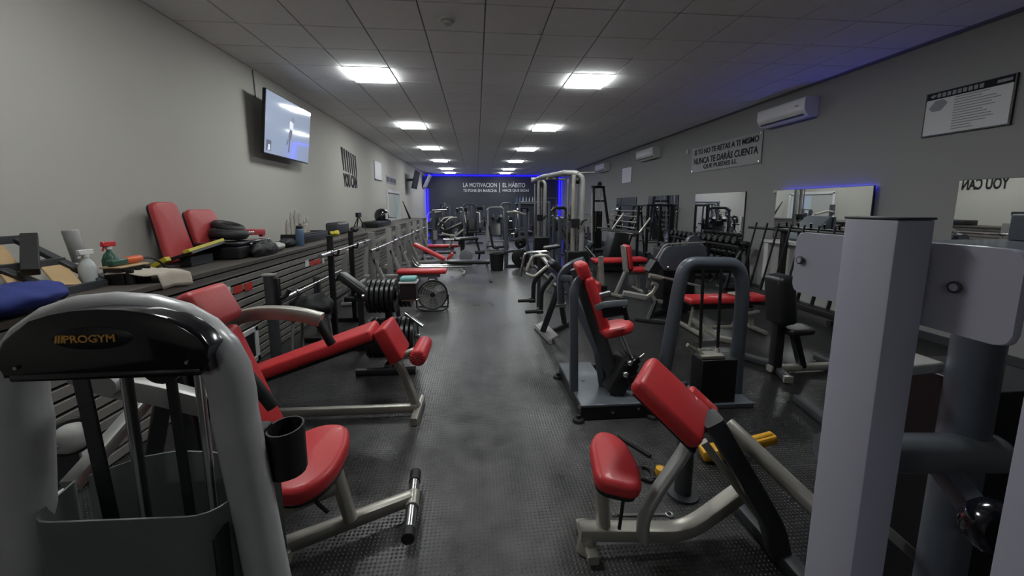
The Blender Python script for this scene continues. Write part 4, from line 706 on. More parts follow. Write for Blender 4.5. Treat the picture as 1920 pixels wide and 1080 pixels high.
P(sm, 'bent_post', 'slate', (rtube, [(.765, 2.93, .12), (.745, 2.93, .95), (.80, 2.96, 1.04), (.90, 3.0, 1.04)], .055, .065, .06, Y1)); P(sm, 'bent_post', 'slate', (rtube, [(.73, 3.30, .75), (.72, 3.30, 1.0), (.80, 3.25, 1.10), (.90, 3.2, 1.14)], .05, .06, .06, Y1))
P(sm, 'diagonal_beam', 'slate', (rtube, [(.76, 3.22, .95), (.99, 3.05, .42), (1.03, 2.99, .12)], .07, .06, .06)); P(sm, 'back_spine', 'charcoal', (rtube, [(.80, 3.06, 1.10), (.96, 3.0, .62), (1.13, 2.93, .12)], .12, .10, .06)); P(sm, 'link_beam', 'slate', (rtube, [(.73, 3.30, .98), (.80, 3.1, 1.0)], .05, .05))
P(sm, 'headrest', 'red', (pad, (.845, 2.98, 1.03), (.80, 2.98, 1.16), .18, .09, Y1, .03)); P(sm, 'backrest', 'red', (pad, (1.01, 2.95, .60), (.855, 2.97, 1.05), .20, .075, Y1, .03)); P(sm, 'seat', 'red', (outline, rpoly([(-.12, -.13), (.10, -.12), (.17, 0), (.10, .12), (-.12, .13)], .07, 5), (1.085, 2.92, .60), (1, 0, .18), (0, 1, 0), .07, .028, 5)); P(sm, 'lower_back_pad', 'red', (pad, (1.02, 2.93, .57), (.97, 2.94, .72), .14, .05, Y1, .02))
P(sm, 'armrest', 'platform', (rtube, [(.895, 2.80, .835), (.93, 2.76, .87), (1.10, 2.74, .885)], .055, .05, .04)); P(sm, 'armrest_mount', 'black_metal', (slab, (.93, 2.78, .80), (1.08, 2.76, .83), .05, .07)); P(sm, 'handle', 'black_rubber', (cyl, (1.09, 2.77, .85), (1.12, 2.78, .75), .02)); P(sm, 'armrest', 'platform', (rtube, [(.93, 3.15, .82), (1.12, 3.17, .86)], .05, .045))
P(sm, 'seat_post', 'chrome', (cyl, (1.13, 2.93, .58), (1.22, 2.90, .37), .024)); P(sm, 'seat_lever', 'chrome', (tube, [(1.20, 2.90, .40), (1.27, 2.86, .40), (1.31, 2.85, .44)], .011, .02, 8)); P(sm, 'gear_housing', 'black_metal', (slab, (1.06, 2.90, .13), (1.19, 2.90, .40), .22, .14, Y1, .02, 2)); P(sm, 'gear_arm', 'black_gloss', (slab, (1.13, 2.80, .36), (1.24, 2.82, .42), .06, .05), (slab, (1.14, 2.80, .26), (1.30, 2.80, .30), .07, .05), (slab, (1.20, 2.80, .16), (1.34, 2.80, .21), .06, .06)); P(sm, 'chrome_knob', 'chrome', (ball, (1.16, 2.78, .40), .022), (ball, (1.13, 2.78, .31), .026), (ball, (1.27, 2.77, .29), .018))
# ------------------------------------------------------------------ slate weight tower
wt = T('weight_tower', 'slate arched tower with guide rods and black weight stack', 'weight tower', (1.88, 2.95, 0))
ta = fillet([(1.50, 2.95, .02), (1.61, 2.95, .95), (1.65, 2.95, 1.145), (2.10, 2.95, 1.13), (2.155, 2.95, .95), (2.16, 2.95, .02)], .14, 6)
P(wt, 'arch', 'slate', (sweep, ta, circ(.045, .055, 16), 0, Y1)); P(wt, 'base_plate', 'slate', (box, (1.88, 2.93, .02), (.62, .35, .035))); P(wt, 'rear_base', 'slate', (rtube, [(1.56, 3.0, .10), (1.75, 3.0, .10)], .04, .04), (rtube, [(1.56, 3.0, .04), (1.75, 3.0, .04)], .04, .04)); P(wt, 'weight_shroud', 'black_metal', (box, (1.895, 2.86, .215), (.29, .16, .36)))
P(wt, 'head_plate', 'silver', (box, (1.855, 2.86, .41), (.19, .11, .025))); P(wt, 'selector_bar', 'silver', (rtube, [(1.66, 2.86, .50), (1.79, 2.86, .415)], .03, .03))
for x in (1.78, 1.93): P(wt, 'guide_rod', 'iron', (cyl, (x, 2.88, .40), (x - .005, 2.90, 1.10), .012)); P(wt, 'rod_bush', 'silver', (cyl, (x, 2.88, .42), (x, 2.88, .46), .018))
P(wt, 'cable', 'black_rubber', (tube, [(1.70, 2.93, 1.06), (1.86, 2.94, .98), (1.93, 2.95, 1.06)], .006, .02, 6)); P(wt, 'cross_plate', 'charcoal', (box, (1.88, 2.99, 1.09), (.4, .03, .07)))
# ------------------------------------------------------------------ rowing machine with black hand grips, beside the aisle
rm = T('plate_row_machine', 'black and silver lever row machine with foot plate at the aisle edge', 'gym machine', (.85, 4.6, 0))
P(rm, 'foot_plate', 'silver_paint', (slab, (.80, 4.95, .05), (.88, 4.38, .05), .15, .02, (1, .2, .5)), (rtube, [(.76, 4.92, .03), (.84, 4.32, .03)], .04, .05)); P(rm, 'main_leg', 'black_metal', (rtube, [(.80, 4.62, .06), (.93, 4.60, .45), (.98, 4.62, .62)], .07, .07, .05)); P(rm, 'lever_arm', 'black_metal', (rtube, [(.69, 4.72, .44), (.695, 4.72, .68), (.86, 4.72, .84)], .05, .05, .08)); P(rm, 'lever_arm', 'black_metal', (rtube, [(.76, 4.55, .34), (.765, 4.55, .60), (.90, 4.56, .76)], .05, .05, .08)); P(rm, 'grip', 'black_rubber', (cyl, (.50, 4.70, .43), (.69, 4.72, .43), .021)); P(rm, 'grip', 'black_rubber', (cyl, (.57, 4.53, .335), (.755, 4.55, .335), .021)); P(rm, 'grip_collar', 'black_metal', (cyl, (.64, 4.715, .43), (.715, 4.72, .43), .032)); P(rm, 'grip_collar', 'black_metal', (cyl, (.71, 4.545, .335), (.785, 4.55, .335), .032))
P(rm, 'top_rail', 'silver', (tube, [(.62, 4.85, .78), (.70, 4.86, .97), (.90, 4.88, .97), (1.0, 4.88, .80)], .02, .05)); P(rm, 'top_rail', 'silver', (tube, [(.60, 4.75, .76), (.70, 4.72, .72), (.86, 4.70, .86)], .02, .05)); P(rm, 'chest_pad', 'black_pad', (pad, (.90, 4.72, .92), (1.06, 4.72, .76), .24, .09, Y1, .03)); P(rm, 'linkage', 'silver_paint', (rtube, [(.83, 4.66, .62), (.90, 4.64, .78), (.95, 4.64, .72), (.86, 4.66, .56)], .025, .03, .02)); P(rm, 'linkage', 'silver_paint', (rtube, [(.70, 4.8, .70), (.80, 4.78, .76), (.92, 4.76, .86)], .03, .03)); P(rm, 'plate_horn', 'chrome', (cyl, (.93, 4.70, .36), (1.10, 4.74, .36), .03)); P(rm, 'plate_horn', 'chrome', (cyl, (.95, 4.85, .42), (1.12, 4.89, .42), .03)); P(rm, 'rear_leg', 'charcoal', (rtube, [(1.0, 4.7, .62), (1.15, 4.95, .03)], .06, .06)); P(rm, 'base_rail', 'charcoal', (rtube, [(.85, 4.65, .03), (1.25, 5.05, .03)], .06, .05))
P(rm, 'front_bar', 'chrome', (tube, [(.66, 5.9, .52), (.73, 5.9, .88), (1.10, 5.9, .90), (1.22, 5.9, .60)], .022, .06)); P(rm, 'bench_rail', 'silver_paint', (rtube, [(.95, 5.9, .88), (.95, 4.9, .80)], .05, .04)); P(rm, 'bench_leg', 'charcoal', (rtube, [(.95, 5.85, .86), (.95, 5.95, .02)], .05, .05)); P(rm, 'small_seat', 'black_pad', (pad, (1.05, 6.05, .93), (1.30, 6.05, .97), .20, .05, Y1, .02))
# ------------------------------------------------------------------ chrome cable crossover
xo = T('cable_crossover', 'tall chrome tube cable crossover with two black weight stacks', 'gym machine', (1.85, 8.6, 0))
for (x, y, h) in ((1.86, 7.05, 2.17), (1.72, 10.2, 2.25)):
    P(xo, 'main_tube', 'silver_paint', (tube, [(x + .06, y, .02), (x + .06, y, h), (x - .28, y + .12, h + .02)], .05, .22, 18)); P(xo, 'guide_tube', 'silver', (cyl, (x - .10, y + .02, .4), (x - .10, y + .02, h - .03), .04)); P(xo, 'guide_rod', 'chrome', (cyl, (x - .02, y + .03, .3), (x - .02, y + .03, h - .05), .016)); P(xo, 'guide_rod', 'chrome', (cyl, (x - .20, y + .03, .3), (x - .20, y + .03, h - .10), .016)); P(xo, 'weight_stack', 'black_metal', (box, (x - .03, y - .02, .39), (.40, .24, .76), 0, .01)); P(xo, 'base_plate', 'charcoal', (box, (x - .03, y, .012), (.55, .4, .022))); P(xo, 'pulley', 'black_metal', (cyl, (x - .06, y - .02, h - .13), (x - .02, y - .04, h - .13), .06, None, 20)); P(xo, 'top_lug', 'silver', (slab, (x - .05, y, h + .01), (x + .27, y, h + .02), .05, .02)); P(xo, 'carriage', 'black_metal', (box, (x - .08, y - .04, 1.28), (.14, .10, .16))); P(xo, 'handle', 'black_rubber', (tube, [(x + .02, y - .08, 1.25), (x + .06, y - .10, 1.33), (x + .12, y - .1, 1.35)], .018))
P(xo, 'top_beam', 'silver_paint', (tube, [(1.62, 7.15, 2.19), (1.60, 8.0, 2.22), (1.55, 9.4, 2.27), (1.46, 10.25, 2.22)], .045, .3)); P(xo, 'top_beam', 'silver_paint', (tube, [(1.80, 7.1, 2.19), (1.74, 8.5, 2.24), (1.66, 10.15, 2.27)], .04, .3)); P(xo, 'pull_up_bar', 'silver', (tube, [(1.50, 8.4, 2.17), (1.92, 8.5, 2.15)], .02)); P(xo, 'base_rail', 'silver', (tube, [(1.55, 7.3, .04), (1.50, 10.0, .04)], .03))
# ------------------------------------------------------------------ slate leg press with diagonal sled, behind the crossover
lp = T('leg_press_machine', 'dark slate leg press with slanted sled seen through the chrome crossover', 'gym machine', (2.3, 9.3, 0))
P(lp, 'sled', 'slate', (slab, (1.95, 9.2, 1.30), (2.55, 9.2, .72), .7, .10, Y1)); P(lp, 'rail', 'chrome', (cyl, (1.85, 8.9, 1.36), (2.75, 8.9, .4), .025)); P(lp, 'rail', 'chrome', (cyl, (1.85, 9.5, 1.36), (2.75, 9.5, .4), .025)); P(lp, 'frame_post', 'slate', (rtube, [(1.9, 8.85, .02), (1.9, 8.85, 1.32)], .07, .07)); P(lp, 'frame_post', 'slate', (rtube, [(1.9, 9.55, .02), (1.9, 9.55, 1.32)], .07, .07)); P(lp, 'seat_pad', 'black_pad', (pad, (2.55, 9.2, .40), (2.75, 9.2, .75), .45, .08, Y1, .03)); P(lp, 'base_rail', 'slate', (rtube, [(1.9, 9.2, .04), (2.8, 9.2, .04)], .08, .08))
# ------------------------------------------------------------------ A-frame pulley tower
af = T('pulley_tower', 'black A-frame pulley tower by the grey wall below the farthest air conditioner', 'gym machine', (4.3, 13.4, 0))
P(af, 'post', 'black_metal', (rtube, [(3.95, 13.00, .02), (4.00, 13.30, 2.24)], .09, .09)); P(af, 'sloping_leg', 'black_metal', (rtube, [(4.37, 13.40, 2.24), (4.75, 13.40, .02)], .08, .08)); P(af, 'top_beam', 'black_metal', (rtube, [(3.92, 13.30, 2.22), (4.40, 13.40, 2.22)], .10, .08)); P(af, 'cross_beam', 'black_metal', (rtube, [(4.02, 13.30, 1.75), (4.45, 13.40, 1.75)], .06, .06)); P(af, 'pulley', 'charcoal', (cyl, (4.20, 13.25, 2.32), (4.20, 13.32, 2.32), .08, None, 20)); P(af, 'cable', 'silver', (cyl, (4.12, 13.32, 2.2), (4.12, 13.32, .7), .008, None, 6), (cyl, (4.26, 13.32, 2.2), (4.26, 13.32, 1.3), .008, None, 6)); P(af, 'weight_stack', 'black_metal', (box, (4.20, 13.50, .75), (.34, .2, 1.3))); P(af, 'base_rail', 'black_metal', (rtube, [(3.90, 13.00, .04), (4.85, 13.40, .04)], .08, .07)); P(af, 'guide_tube', 'silver_paint', (cyl, (3.88, 12.90, .02), (3.90, 13.10, 2.0), .03))
# leaning rack of fixed bars
fb = T('fixed_barbell_rack', 'leaning black rack of fixed barbells in front of the farthest mirror', 'barbell rack', (4.5, 11.85, 0))
for y in (11.0, 12.7): P(fb, 'upright', 'black_metal', (rtube, [(4.25, y, .02), (4.75, y, 1.62)], .07, .06)); P(fb, 'foot', 'black_metal', (rtube, [(4.1, y, .03), (4.95, y, .03)], .07, .05)); P(fb, 'back_strut', 'black_metal', (rtube, [(4.72, y, 1.5), (4.9, y, .03)], .05, .05))
P(fb, 'cross_beam', 'black_metal', (rtube, [(4.3, 11.0, .2), (4.3, 12.7, .2)], .05, .05)); P(fb, 'top_beam', 'black_metal', (rtube, [(4.74, 11.0, 1.6), (4.74, 12.7, 1.6)], .05, .05))
nm5 = ['top', 'second', 'middle', 'fourth', 'lowest']
for k in range(5):
    z = 1.44 - k * .16; x = 4.60 - k * .05; t = barbell((x, 10.7, z), (x, 13.0, z), '%s fixed barbell on the leaning rack by the farthest mirror' % nm5[k], 'fixed barbells on the leaning rack', 'silver', .014)
# power rack
pr = T('power_rack', 'tall black power rack in front of the second farthest mirror', 'power rack', (4.8, 10.35, 0))
for x, y in ((4.50, 10.05), (5.14, 10.05), (4.50, 10.65), (5.14, 10.65)): P(pr, 'post', 'black_metal', (rtube, [(x, y, .02), (x, y, 1.62)], .07, .07)); P(pr, 'foot', 'black_metal', (box, (x, y, .012), (.16, .16, .02)))
for a, b in (((4.50, 10.05), (5.14, 10.05)), ((4.50, 10.65), (5.14, 10.65)), ((4.50, 10.05), (4.50, 10.65)), ((5.14, 10.05), (5.14, 10.65))): P(pr, 'top_beam', 'black_metal', (rtube, [(*a, 1.6), (*b, 1.6)], .06, .06))
P(pr, 'safety_bar', 'chrome', (cyl, (4.45, 10.05, .62), (5.19, 10.05, .62), .02)); P(pr, 'safety_bar', 'chrome', (cyl, (4.45, 10.65, .62), (5.19, 10.65, .62), .02)); P(pr, 'weight_horn', 'black_metal', (cyl, (4.50, 10.0, .35), (4.50, 9.8, .35), .025)); P(pr, 'weight_horn', 'black_metal', (cyl, (4.50, 10.0, 1.0), (4.50, 9.8, 1.0), .025))
# black storage machine below leaning bars
sr = T('seated_row_station', 'squat black machine with silver top rails behind the red flat bench', 'gym machine', (3.2, 9.2, 0))
P(sr, 'shroud', 'black_metal', (slab, (3.35, 9.3, .02), (3.45, 9.3, .95), .6, .5, X1, .03, 2, .35)); P(sr, 'top_rail', 'silver_dark', (tube, [(2.95, 9.1, 1.02), (3.4, 9.1, 1.0), (4.0, 9.1, .92)], .02, .1)); P(sr, 'top_rail', 'silver_dark', (tube, [(2.95, 9.4, 1.06), (3.4, 9.4, 1.02), (4.0, 9.4, .95)], .02, .1)); P(sr, 'side_rail', 'silver', (cyl, (3.9, 9.1, .95), (4.15, 9.1, 1.3), .025)); P(sr, 'side_rail', 'silver', (cyl, (3.3, 9.4, .98), (3.6, 9.4, 1.4), .025)); P(sr, 'base_rail', 'black_metal', (rtube, [(2.9, 9.2, .04), (4.1, 9.2, .04)], .1, .08))
# ------------------------------------------------------------------ red benches on the mirror side
def flat_bench(x0, x1, y, z, label, rz=0, gap=None):
    t = T('flat_bench', label, 'bench', ((x0 + x1) / 2, y, 0), 'red flat benches on the mirror side')
    if gap: P(t, 'pad', 'red', (pad, (x0, y, z), (gap, y, z), .30, .08, Y1, .032)); P(t, 'pad', 'red', (pad, (gap + .01, y, z + .01), (x1, y, z + .015), .30, .08, Y1, .032))
    else: P(t, 'pad', 'red', (pad, (x0, y, z), (x1, y, z), .30, .08, Y1, .032))
    P(t, 'board', 'black_metal', (slab, (x0 + .03, y, z - .05), (x1 - .03, y, z - .05), .25, .025, Y1)); P(t, 'beam', 'charcoal', (rtube, [(x0 + .12, y, z - .10), (x1 - .12, y, z - .10)], .06, .06))
    for x, s in ((x0 + .14, -1), (x1 - .14, 1)): P(t, 'leg', 'silver', (rtube, [(x, y, z - .1), (x + .04 * s, y, .05)], .05, .05)); P(t, 'foot', 'silver', (rtube, [(x + .04 * s, y - .26, .03), (x + .04 * s, y + .26, .03)], .05, .045))
    return t
fb1 = flat_bench(2.12, 3.12, 7.0, .59, 'red flat bench standing behind the upright utility bench', gap=2.72)
P(fb1, 'hoop', 'silver', (tube, [(3.08, 7.15, .52), (3.22, 7.15, .48), (3.28, 7.15, .2), (3.26, 7.15, .02)], .024, .08)); P(fb1, 'hoop', 'silver', (tube, [(2.18, 6.86, .54), (2.27, 6.86, .45), (2.30, 6.86, .02)], .022, .08))
ub = T('utility_bench', 'red upright utility bench with grey back plate and silver legs', 'bench', (2.7, 6.6, 0))
P(ub, 'backrest', 'red', (pad, (2.66, 6.6, .50), (2.60, 6.6, .92), .28, .075, Y1, .03)); P(ub, 'back_plate', 'silver_paint', (slab, (2.605, 6.6, .46), (2.545, 6.6, .90), .22, .025, Y1)); P(ub, 'seat', 'red', (pad, (2.68, 6.6, .485), (3.0, 6.6, .475), .28, .075, Y1, .03)); P(ub, 'main_post', 'silver_paint', (rtube, [(2.60, 6.6, .44), (2.44, 6.6, .05)], .07, .06)); P(ub, 'seat_beam', 'silver_paint', (rtube, [(2.60, 6.6, .42), (2.95, 6.6, .42), (3.10, 6.6, .22), (3.16, 6.6, .03)], .06, .055, .08)); P(ub, 'foot', 'silver', (rtube, [(2.34, 6.75, .03), (2.52, 6.45, .03)], .07, .05)); P(ub, 'foot', 'silver', (rtube, [(3.16, 6.38, .03), (3.16, 6.82, .03)], .06, .05)); P(ub, 'hinge', 'chrome', (cyl, (2.62, 6.44, .45), (2.62, 6.76, .45), .02))
fb2 = flat_bench(2.62, 3.66, 4.65, .415, 'red flat bench with a towel, seen through the slate tower', gap=3.40)
S('towel', 'small pale towel folded on the red flat bench behind the tower', 'towel', 'cloth', (3.3, 4.65, .46), (rbox, (3.33, 4.62, .4735), (.16, .22, .024), 8, .01))
P(fb2, 'front_leg', 'silver', (rtube, [(2.72, 4.60, .16), (2.86, 4.25, .03), (3.0, 4.15, .03)], .06, .06)); P(fb2, 'frame_rail', 'silver', (rtube, [(2.90, 4.45, .10), (3.15, 4.45, .10), (3.30, 4.55, .22), (3.60, 4.6, .25)], .04, .04))
# seat post with red pad behind the platform machine
rp = T('pad_stand', 'upright chrome post with small red pad behind the platform machine', 'gym machine', (1.75, 5.1, 0))
P(rp, 'post', 'silver', (rtube, [(1.72, 5.1, .02), (1.66, 5.1, .92)], .06, .06)); P(rp, 'red_pad', 'red', (pad, (1.60, 5.0, .35), (1.58, 5.0, .60), .20, .07, Y1, .03)); P(rp, 'clamp', 'black_metal', (box, (1.69, 5.08, .45), (.10, .12, .16))); P(rp, 'base', 'charcoal', (rtube, [(1.45, 5.1, .03), (2.0, 5.1, .03)], .07, .05)); P(rp, 'lever', 'charcoal', (rtube, [(1.70, 5.06, .30), (1.62, 4.9, .12)], .04, .04))
# ------------------------------------------------------------------ slate leg machine with rounded plate
lm = T('leg_machine', 'slate leg machine with wide rounded front plate below the tall mirror', 'gym machine', (2.95, 5.4, 0))
plo2 = rpoly([(0, 0), (.12, .22), (.70, .24), (.74, .05), (.62, -.12), (.10, -.14)], .07, 5)
P(lm, 'front_plate', 'slate', (outline, plo2, (2.58, 5.40, .80), X1, Z, .06, .006, 2)); P(lm, 'rim_tube', 'silver_paint', (tube, [(2.56, 5.37, .84), (2.68, 5.37, 1.05), (3.28, 5.37, 1.07)], .012, .08, 8)); P(lm, 'cam_wheel', 'slate', (cyl, (3.20, 5.5, 1.06), (3.20, 5.58, 1.06), .10, None, 24)); P(lm, 'shroud', 'black_metal', (box, (2.98, 5.65, .50), (.5, .4, .95), 0, .03, 2)); P(lm, 'shroud', 'black_metal', (slab, (2.62, 5.46, .78), (2.52, 5.46, .62), .2, .14, Y1)); P(lm, 'knob', 'chrome', (ball, (2.72, 5.31, .72), .03)); P(lm, 'roller_bar', 'silver', (cyl, (2.42, 5.25, .62), (2.60, 5.25, .58), .035)); P(lm, 'bent_arm', 'silver', (rtube, [(2.44, 5.20, .52), (2.52, 5.20, .50), (2.46, 5.20, .38), (2.34, 5.2, .30)], .04, .045, .03)); P(lm, 'pedal', 'silver_paint', (slab, (2.06, 5.28, .37), (2.36, 5.2, .32), .13, .06)); P(lm, 'lower_arm', 'silver', (rtube, [(2.44, 5.20, .36), (2.50, 5.2, .26), (2.60, 5.2, .25)], .05, .05)); P(lm, 'foot_leg', 'black_metal', (rtube, [(2.48, 5.15, .28), (2.34, 5.05, .03)], .06, .06)); P(lm, 'foot', 'charcoal', (rtube, [(2.20, 5.15, .03), (2.55, 4.95, .03)], .07, .05)); P(lm, 'base_rail', 'black_metal', (rtube, [(2.5, 5.3, .04), (3.2, 5.8, .04)], .1, .08)); P(lm, 'cross_arm', 'silver_paint', (rtube, [(2.60, 5.2, .60), (3.2, 5.2, .45)], .03, .03))
# ------------------------------------------------------------------ dumbbell rack under the tall mirror
dk = T('dumbbell_rack', 'long black two-tier dumbbell rack below the tall mirror', 'dumbbell rack', (5.0, 8.2, 0))
for y in (6.95, 8.2, 9.45): P(dk, 'side_frame', 'black_metal', (rtube, [(4.72, y, .02), (4.80, y, .40), (5.02, y, .80)], .06, .05, .05)); P(dk, 'back_post', 'black_metal', (rtube, [(5.18, y, .02), (5.10, y, .80)], .05, .05)); P(dk, 'foot', 'black_metal', (rtube, [(4.68, y, .025), (5.24, y, .025)], .06, .045))
for x, z in ((5.0, .78), (4.82, .42)): P(dk, 'shelf', 'black_metal', (slab, (x, 6.9, z), (x, 9.5, z), .22, .02, (1, 0, -.35))); P(dk, 'shelf_lip', 'charcoal', (rtube, [(x - .11, 6.9, z + .05), (x - .11, 9.5, z + .05)], .02, .03))
d0 = None
for tier, (x, z) in enumerate(((5.0, .89), (4.82, .53))):
    for k in range(13):
        y = 7.0 + k * .2; r = .075 - .002 * k
        if d0 is None:
            d0 = T('dumbbell', 'x', 'dumbbell', (x, y, z), 'black dumbbells on the two-tier rack')
            P(d0, 'handle', 'chrome', (cyl, (x - .08, y, z), (x + .08, y, z), .015)); P(d0, 'head', 'black_rubber', (cyl, (x - .16, y, z), (x - .06, y, z), .072, .072, 6, .008)); P(d0, 'head', 'black_rubber', (cyl, (x + .06, y, z), (x + .16, y, z), .072, .072, 6, .008)); d0['label'] = 'first black dumbbell from the upright bars on the upper rack tier'; d0.rotation_euler.y = R(18)
        else: dup(d0, (x, y, z), None, '%s black dumbbell from the upright bars on the %s rack tier' % (ORD[k], ('upper', 'lower')[tier]))
# ------------------------------------------------------------------ vertical bar rack under the wide mirror
vr = T('bar_rack', 'black rail rack holding upright barbells below the wide mirror', 'barbell rack', (5.1, 5.7, 0))
P(vr, 'top_rail', 'black_metal', (rtube, [(5.02, 6.82, 1.20), (5.02, 4.30, 1.20)], .07, .045)); P(vr, 'bottom_rail', 'black_metal', (rtube, [(4.80, 6.82, .12), (4.80, 4.30, .12)], .16, .10))
for y in (6.1, 4.7): P(vr, 'upright', 'black_metal', (rtube, [(5.12, y, .02), (5.12, y, 1.22)], .09, .09)); P(vr, 'foot', 'black_metal', (rtube, [(4.70, y, .03), (5.28, y, .03)], .07, .05)); P(vr, 'rail_arm', 'black_metal', (rtube, [(5.12, y, 1.17), (5.02, y, 1.19)], .04, .04))
for k in range(9):
    y = 6.68 - k * .26; t = T('upright_bar', '%s upright black bar in the rack, counted from the dumbbell rack' % ['first', 'second', 'third', 'fourth', 'fifth', 'sixth', 'seventh', 'eighth', 'ninth'][k], 'barbell', (4.82, y, .17), 'upright bars in the black rack')
    P(t, 'shaft', 'iron', (cyl, (4.82, y, .18), (5.00, y - .06, 1.30), .016, None, 10)); P(t, 'end_sleeve', 'iron', (cyl, (4.82, y, .175), (4.85, y - .01, .38), .024, None, 10))
wl = T('wall_ledge', 'white boxed ledge along the wall behind the upright bars', 'ledge', (5.2, 5.6, 0))
P(wl, 'ledge_top', 'white', (box, (5.26, 5.55, .97), (.18, 2.3, .05))); P(wl, 'ledge_panel', 'white_dull', (box, (5.31, 5.55, .47), (.07, 2.3, .94)))
for y in (6.6, 4.55): P(wl, 'ledge_post', 'white', (box, (5.25, y, .47), (.1, .1, .94)))
# ------------------------------------------------------------------ black upright chair machine
bcm = T('upright_chair_machine', 'black upright machine with tall back pad and small seat by the grey post', 'gym machine', (2.9, 3.35, 0))
P(bcm, 'back_pad', 'black_pad', (pad, (2.86, 3.35, .50), (2.80, 3.35, .96), .24, .16, Y1, .04)); P(bcm, 'seat', 'black_pad', (outline, rpoly([(-.12, -.13), (.16, -.10), (.18, .10), (-.12, .13)], .06, 4), (2.99, 3.35, .40), X1, Y1, .06, .02, 3)); P(bcm, 'main_post', 'black_metal', (rtube, [(2.84, 3.35, .04), (2.84, 3.35, .60)], .09, .08)); P(bcm, 'seat_leg', 'black_metal', (rtube, [(3.0, 3.35, .40), (3.12, 3.35, .05)], .07, .06)); P(bcm, 'base_beam', 'silver', (rtube, [(2.78, 3.35, .05), (3.75, 3.35, .05)], .07, .06)); P(bcm, 'badge', 'silver', (box, (2.745, 3.265, .90), (.05, .004, .02))); P(bcm, 'bent_foot', 'charcoal', (rtube, [(2.76, 3.70, .04), (2.90, 3.44, .04), (2.79, 3.12, .04)], .07, .06, .03)); P(bcm, 'foot_cap', 'silver', (slab, (2.795, 3.14, .04), (2.785, 3.11, .04), .075, .065)); P(bcm, 'side_foot', 'charcoal', (rtube, [(3.5, 3.1, .04), (3.5, 3.6, .04)], .07, .06))
S('floor_beam', 'dark steel beam end lying on the floor beside the grey post', 'beam', 'charcoal', (2.55, 2.6, 0), (rtube, [(2.60, 2.80, .035), (2.53, 2.45, .035)], .07, .065))
# ------------------------------------------------------------------ the far half of the room
def place(t, x, y, rz): t.location = (x, y, 0); t.rotation_euler.z = R(rz); return t
O3 = (0, 0, 0)
def stack_machine(label, x, y, rz, frame='slate', padm='black_pad', h=1.5):
    t = T('stack_machine', label, 'gym machine', O3, 'dark machines in the far half')
    P(t, 'tower_arch', frame, (sweep, fillet([(-.30, .55, .02), (-.28, .55, h), (.28, .55, h), (.30, .55, .02)], .16, 5), circ(.04, n=10), 0)); P(t, 'weight_stack', 'black_metal', (box, (0, .55, .5), (.34, .16, .9))); P(t, 'guide_rod', 'chrome', (cyl, (-.1, .55, .9), (-.1, .55, h), .012)); P(t, 'guide_rod', 'chrome', (cyl, (.1, .55, .9), (.1, .55, h), .012))
    P(t, 'base_beam', frame, (rtube, [(0, .55, .04), (0, -.65, .04)], .07, .07)); P(t, 'foot_bar', frame, (rtube, [(-.35, -.65, .03), (.35, -.65, .03)], .06, .05)); P(t, 'seat_post', frame, (rtube, [(0, -.15, .04), (0, -.15, .42)], .06, .06)); P(t, 'seat', padm, (pad, (0, -.38, .46), (0, .0, .45), .34, .08, X1, .03)); P(t, 'backrest', padm, (pad, (0, .05, .50), (0, .16, 1.05), .30, .08, X1, .03)); P(t, 'back_post', frame, (rtube, [(0, .12, .04), (0, .24, 1.1)], .06, .06))
    for s in (-1, 1): P(t, 'lever', 'silver', (tube, [(s * .26, .30, h - .35), (s * .34, -.05, h - .38), (s * .30, -.30, .85)], .024, .12)); P(t, 'grip', 'black_rubber', (cyl, (s * .30, -.30, .86), (s * .24, -.36, .70), .022))
    return place(t, x, y, rz)
def cardio(label, x, y, rz):
    t = T('elliptical_trainer', label, 'cardio machine', O3, 'dark machines in the far half')
    P(t, 'flywheel_housing', 'charcoal', (cyl, (-.07, -.35, .34), (.07, -.35, .34), .30, None, 28, .03)); P(t, 'base_rail', 'charcoal', (rtube, [(0, -.75, .05), (0, .75, .05)], .1, .07)); P(t, 'foot_bar', 'charcoal', (rtube, [(-.3, .72, .03), (.3, .72, .03)], .06, .05)); P(t, 'foot_bar', 'charcoal', (rtube, [(-.3, -.72, .03), (.3, -.72, .03)], .06, .05)); P(t, 'mast', 'silver_dark', (rtube, [(0, -.30, .5), (0, -.22, 1.35)], .08, .06)); P(t, 'console', 'black_gloss', (slab, (0, -.24, 1.32), (0, -.12, 1.50), .30, .05, X1, .015, 2))
    for s in (-1, 1): P(t, 'pedal_arm', 'silver_dark', (rtube, [(s * .16, -.45, .25 + .1 * s), (s * .16, .45, .30)], .05, .05)); P(t, 'pedal', 'black_rubber', (slab, (s * .16, .1, .36), (s * .16, .5, .36), .15, .04, X1)); P(t, 'handle_arm', 'silver', (tube, [(s * .2, -.3, .55), (s * .24, -.2, 1.1), (s * .24, .0, 1.45), (s * .2, .05, 1.6)], .022, .15))
    return place(t, x, y, rz)
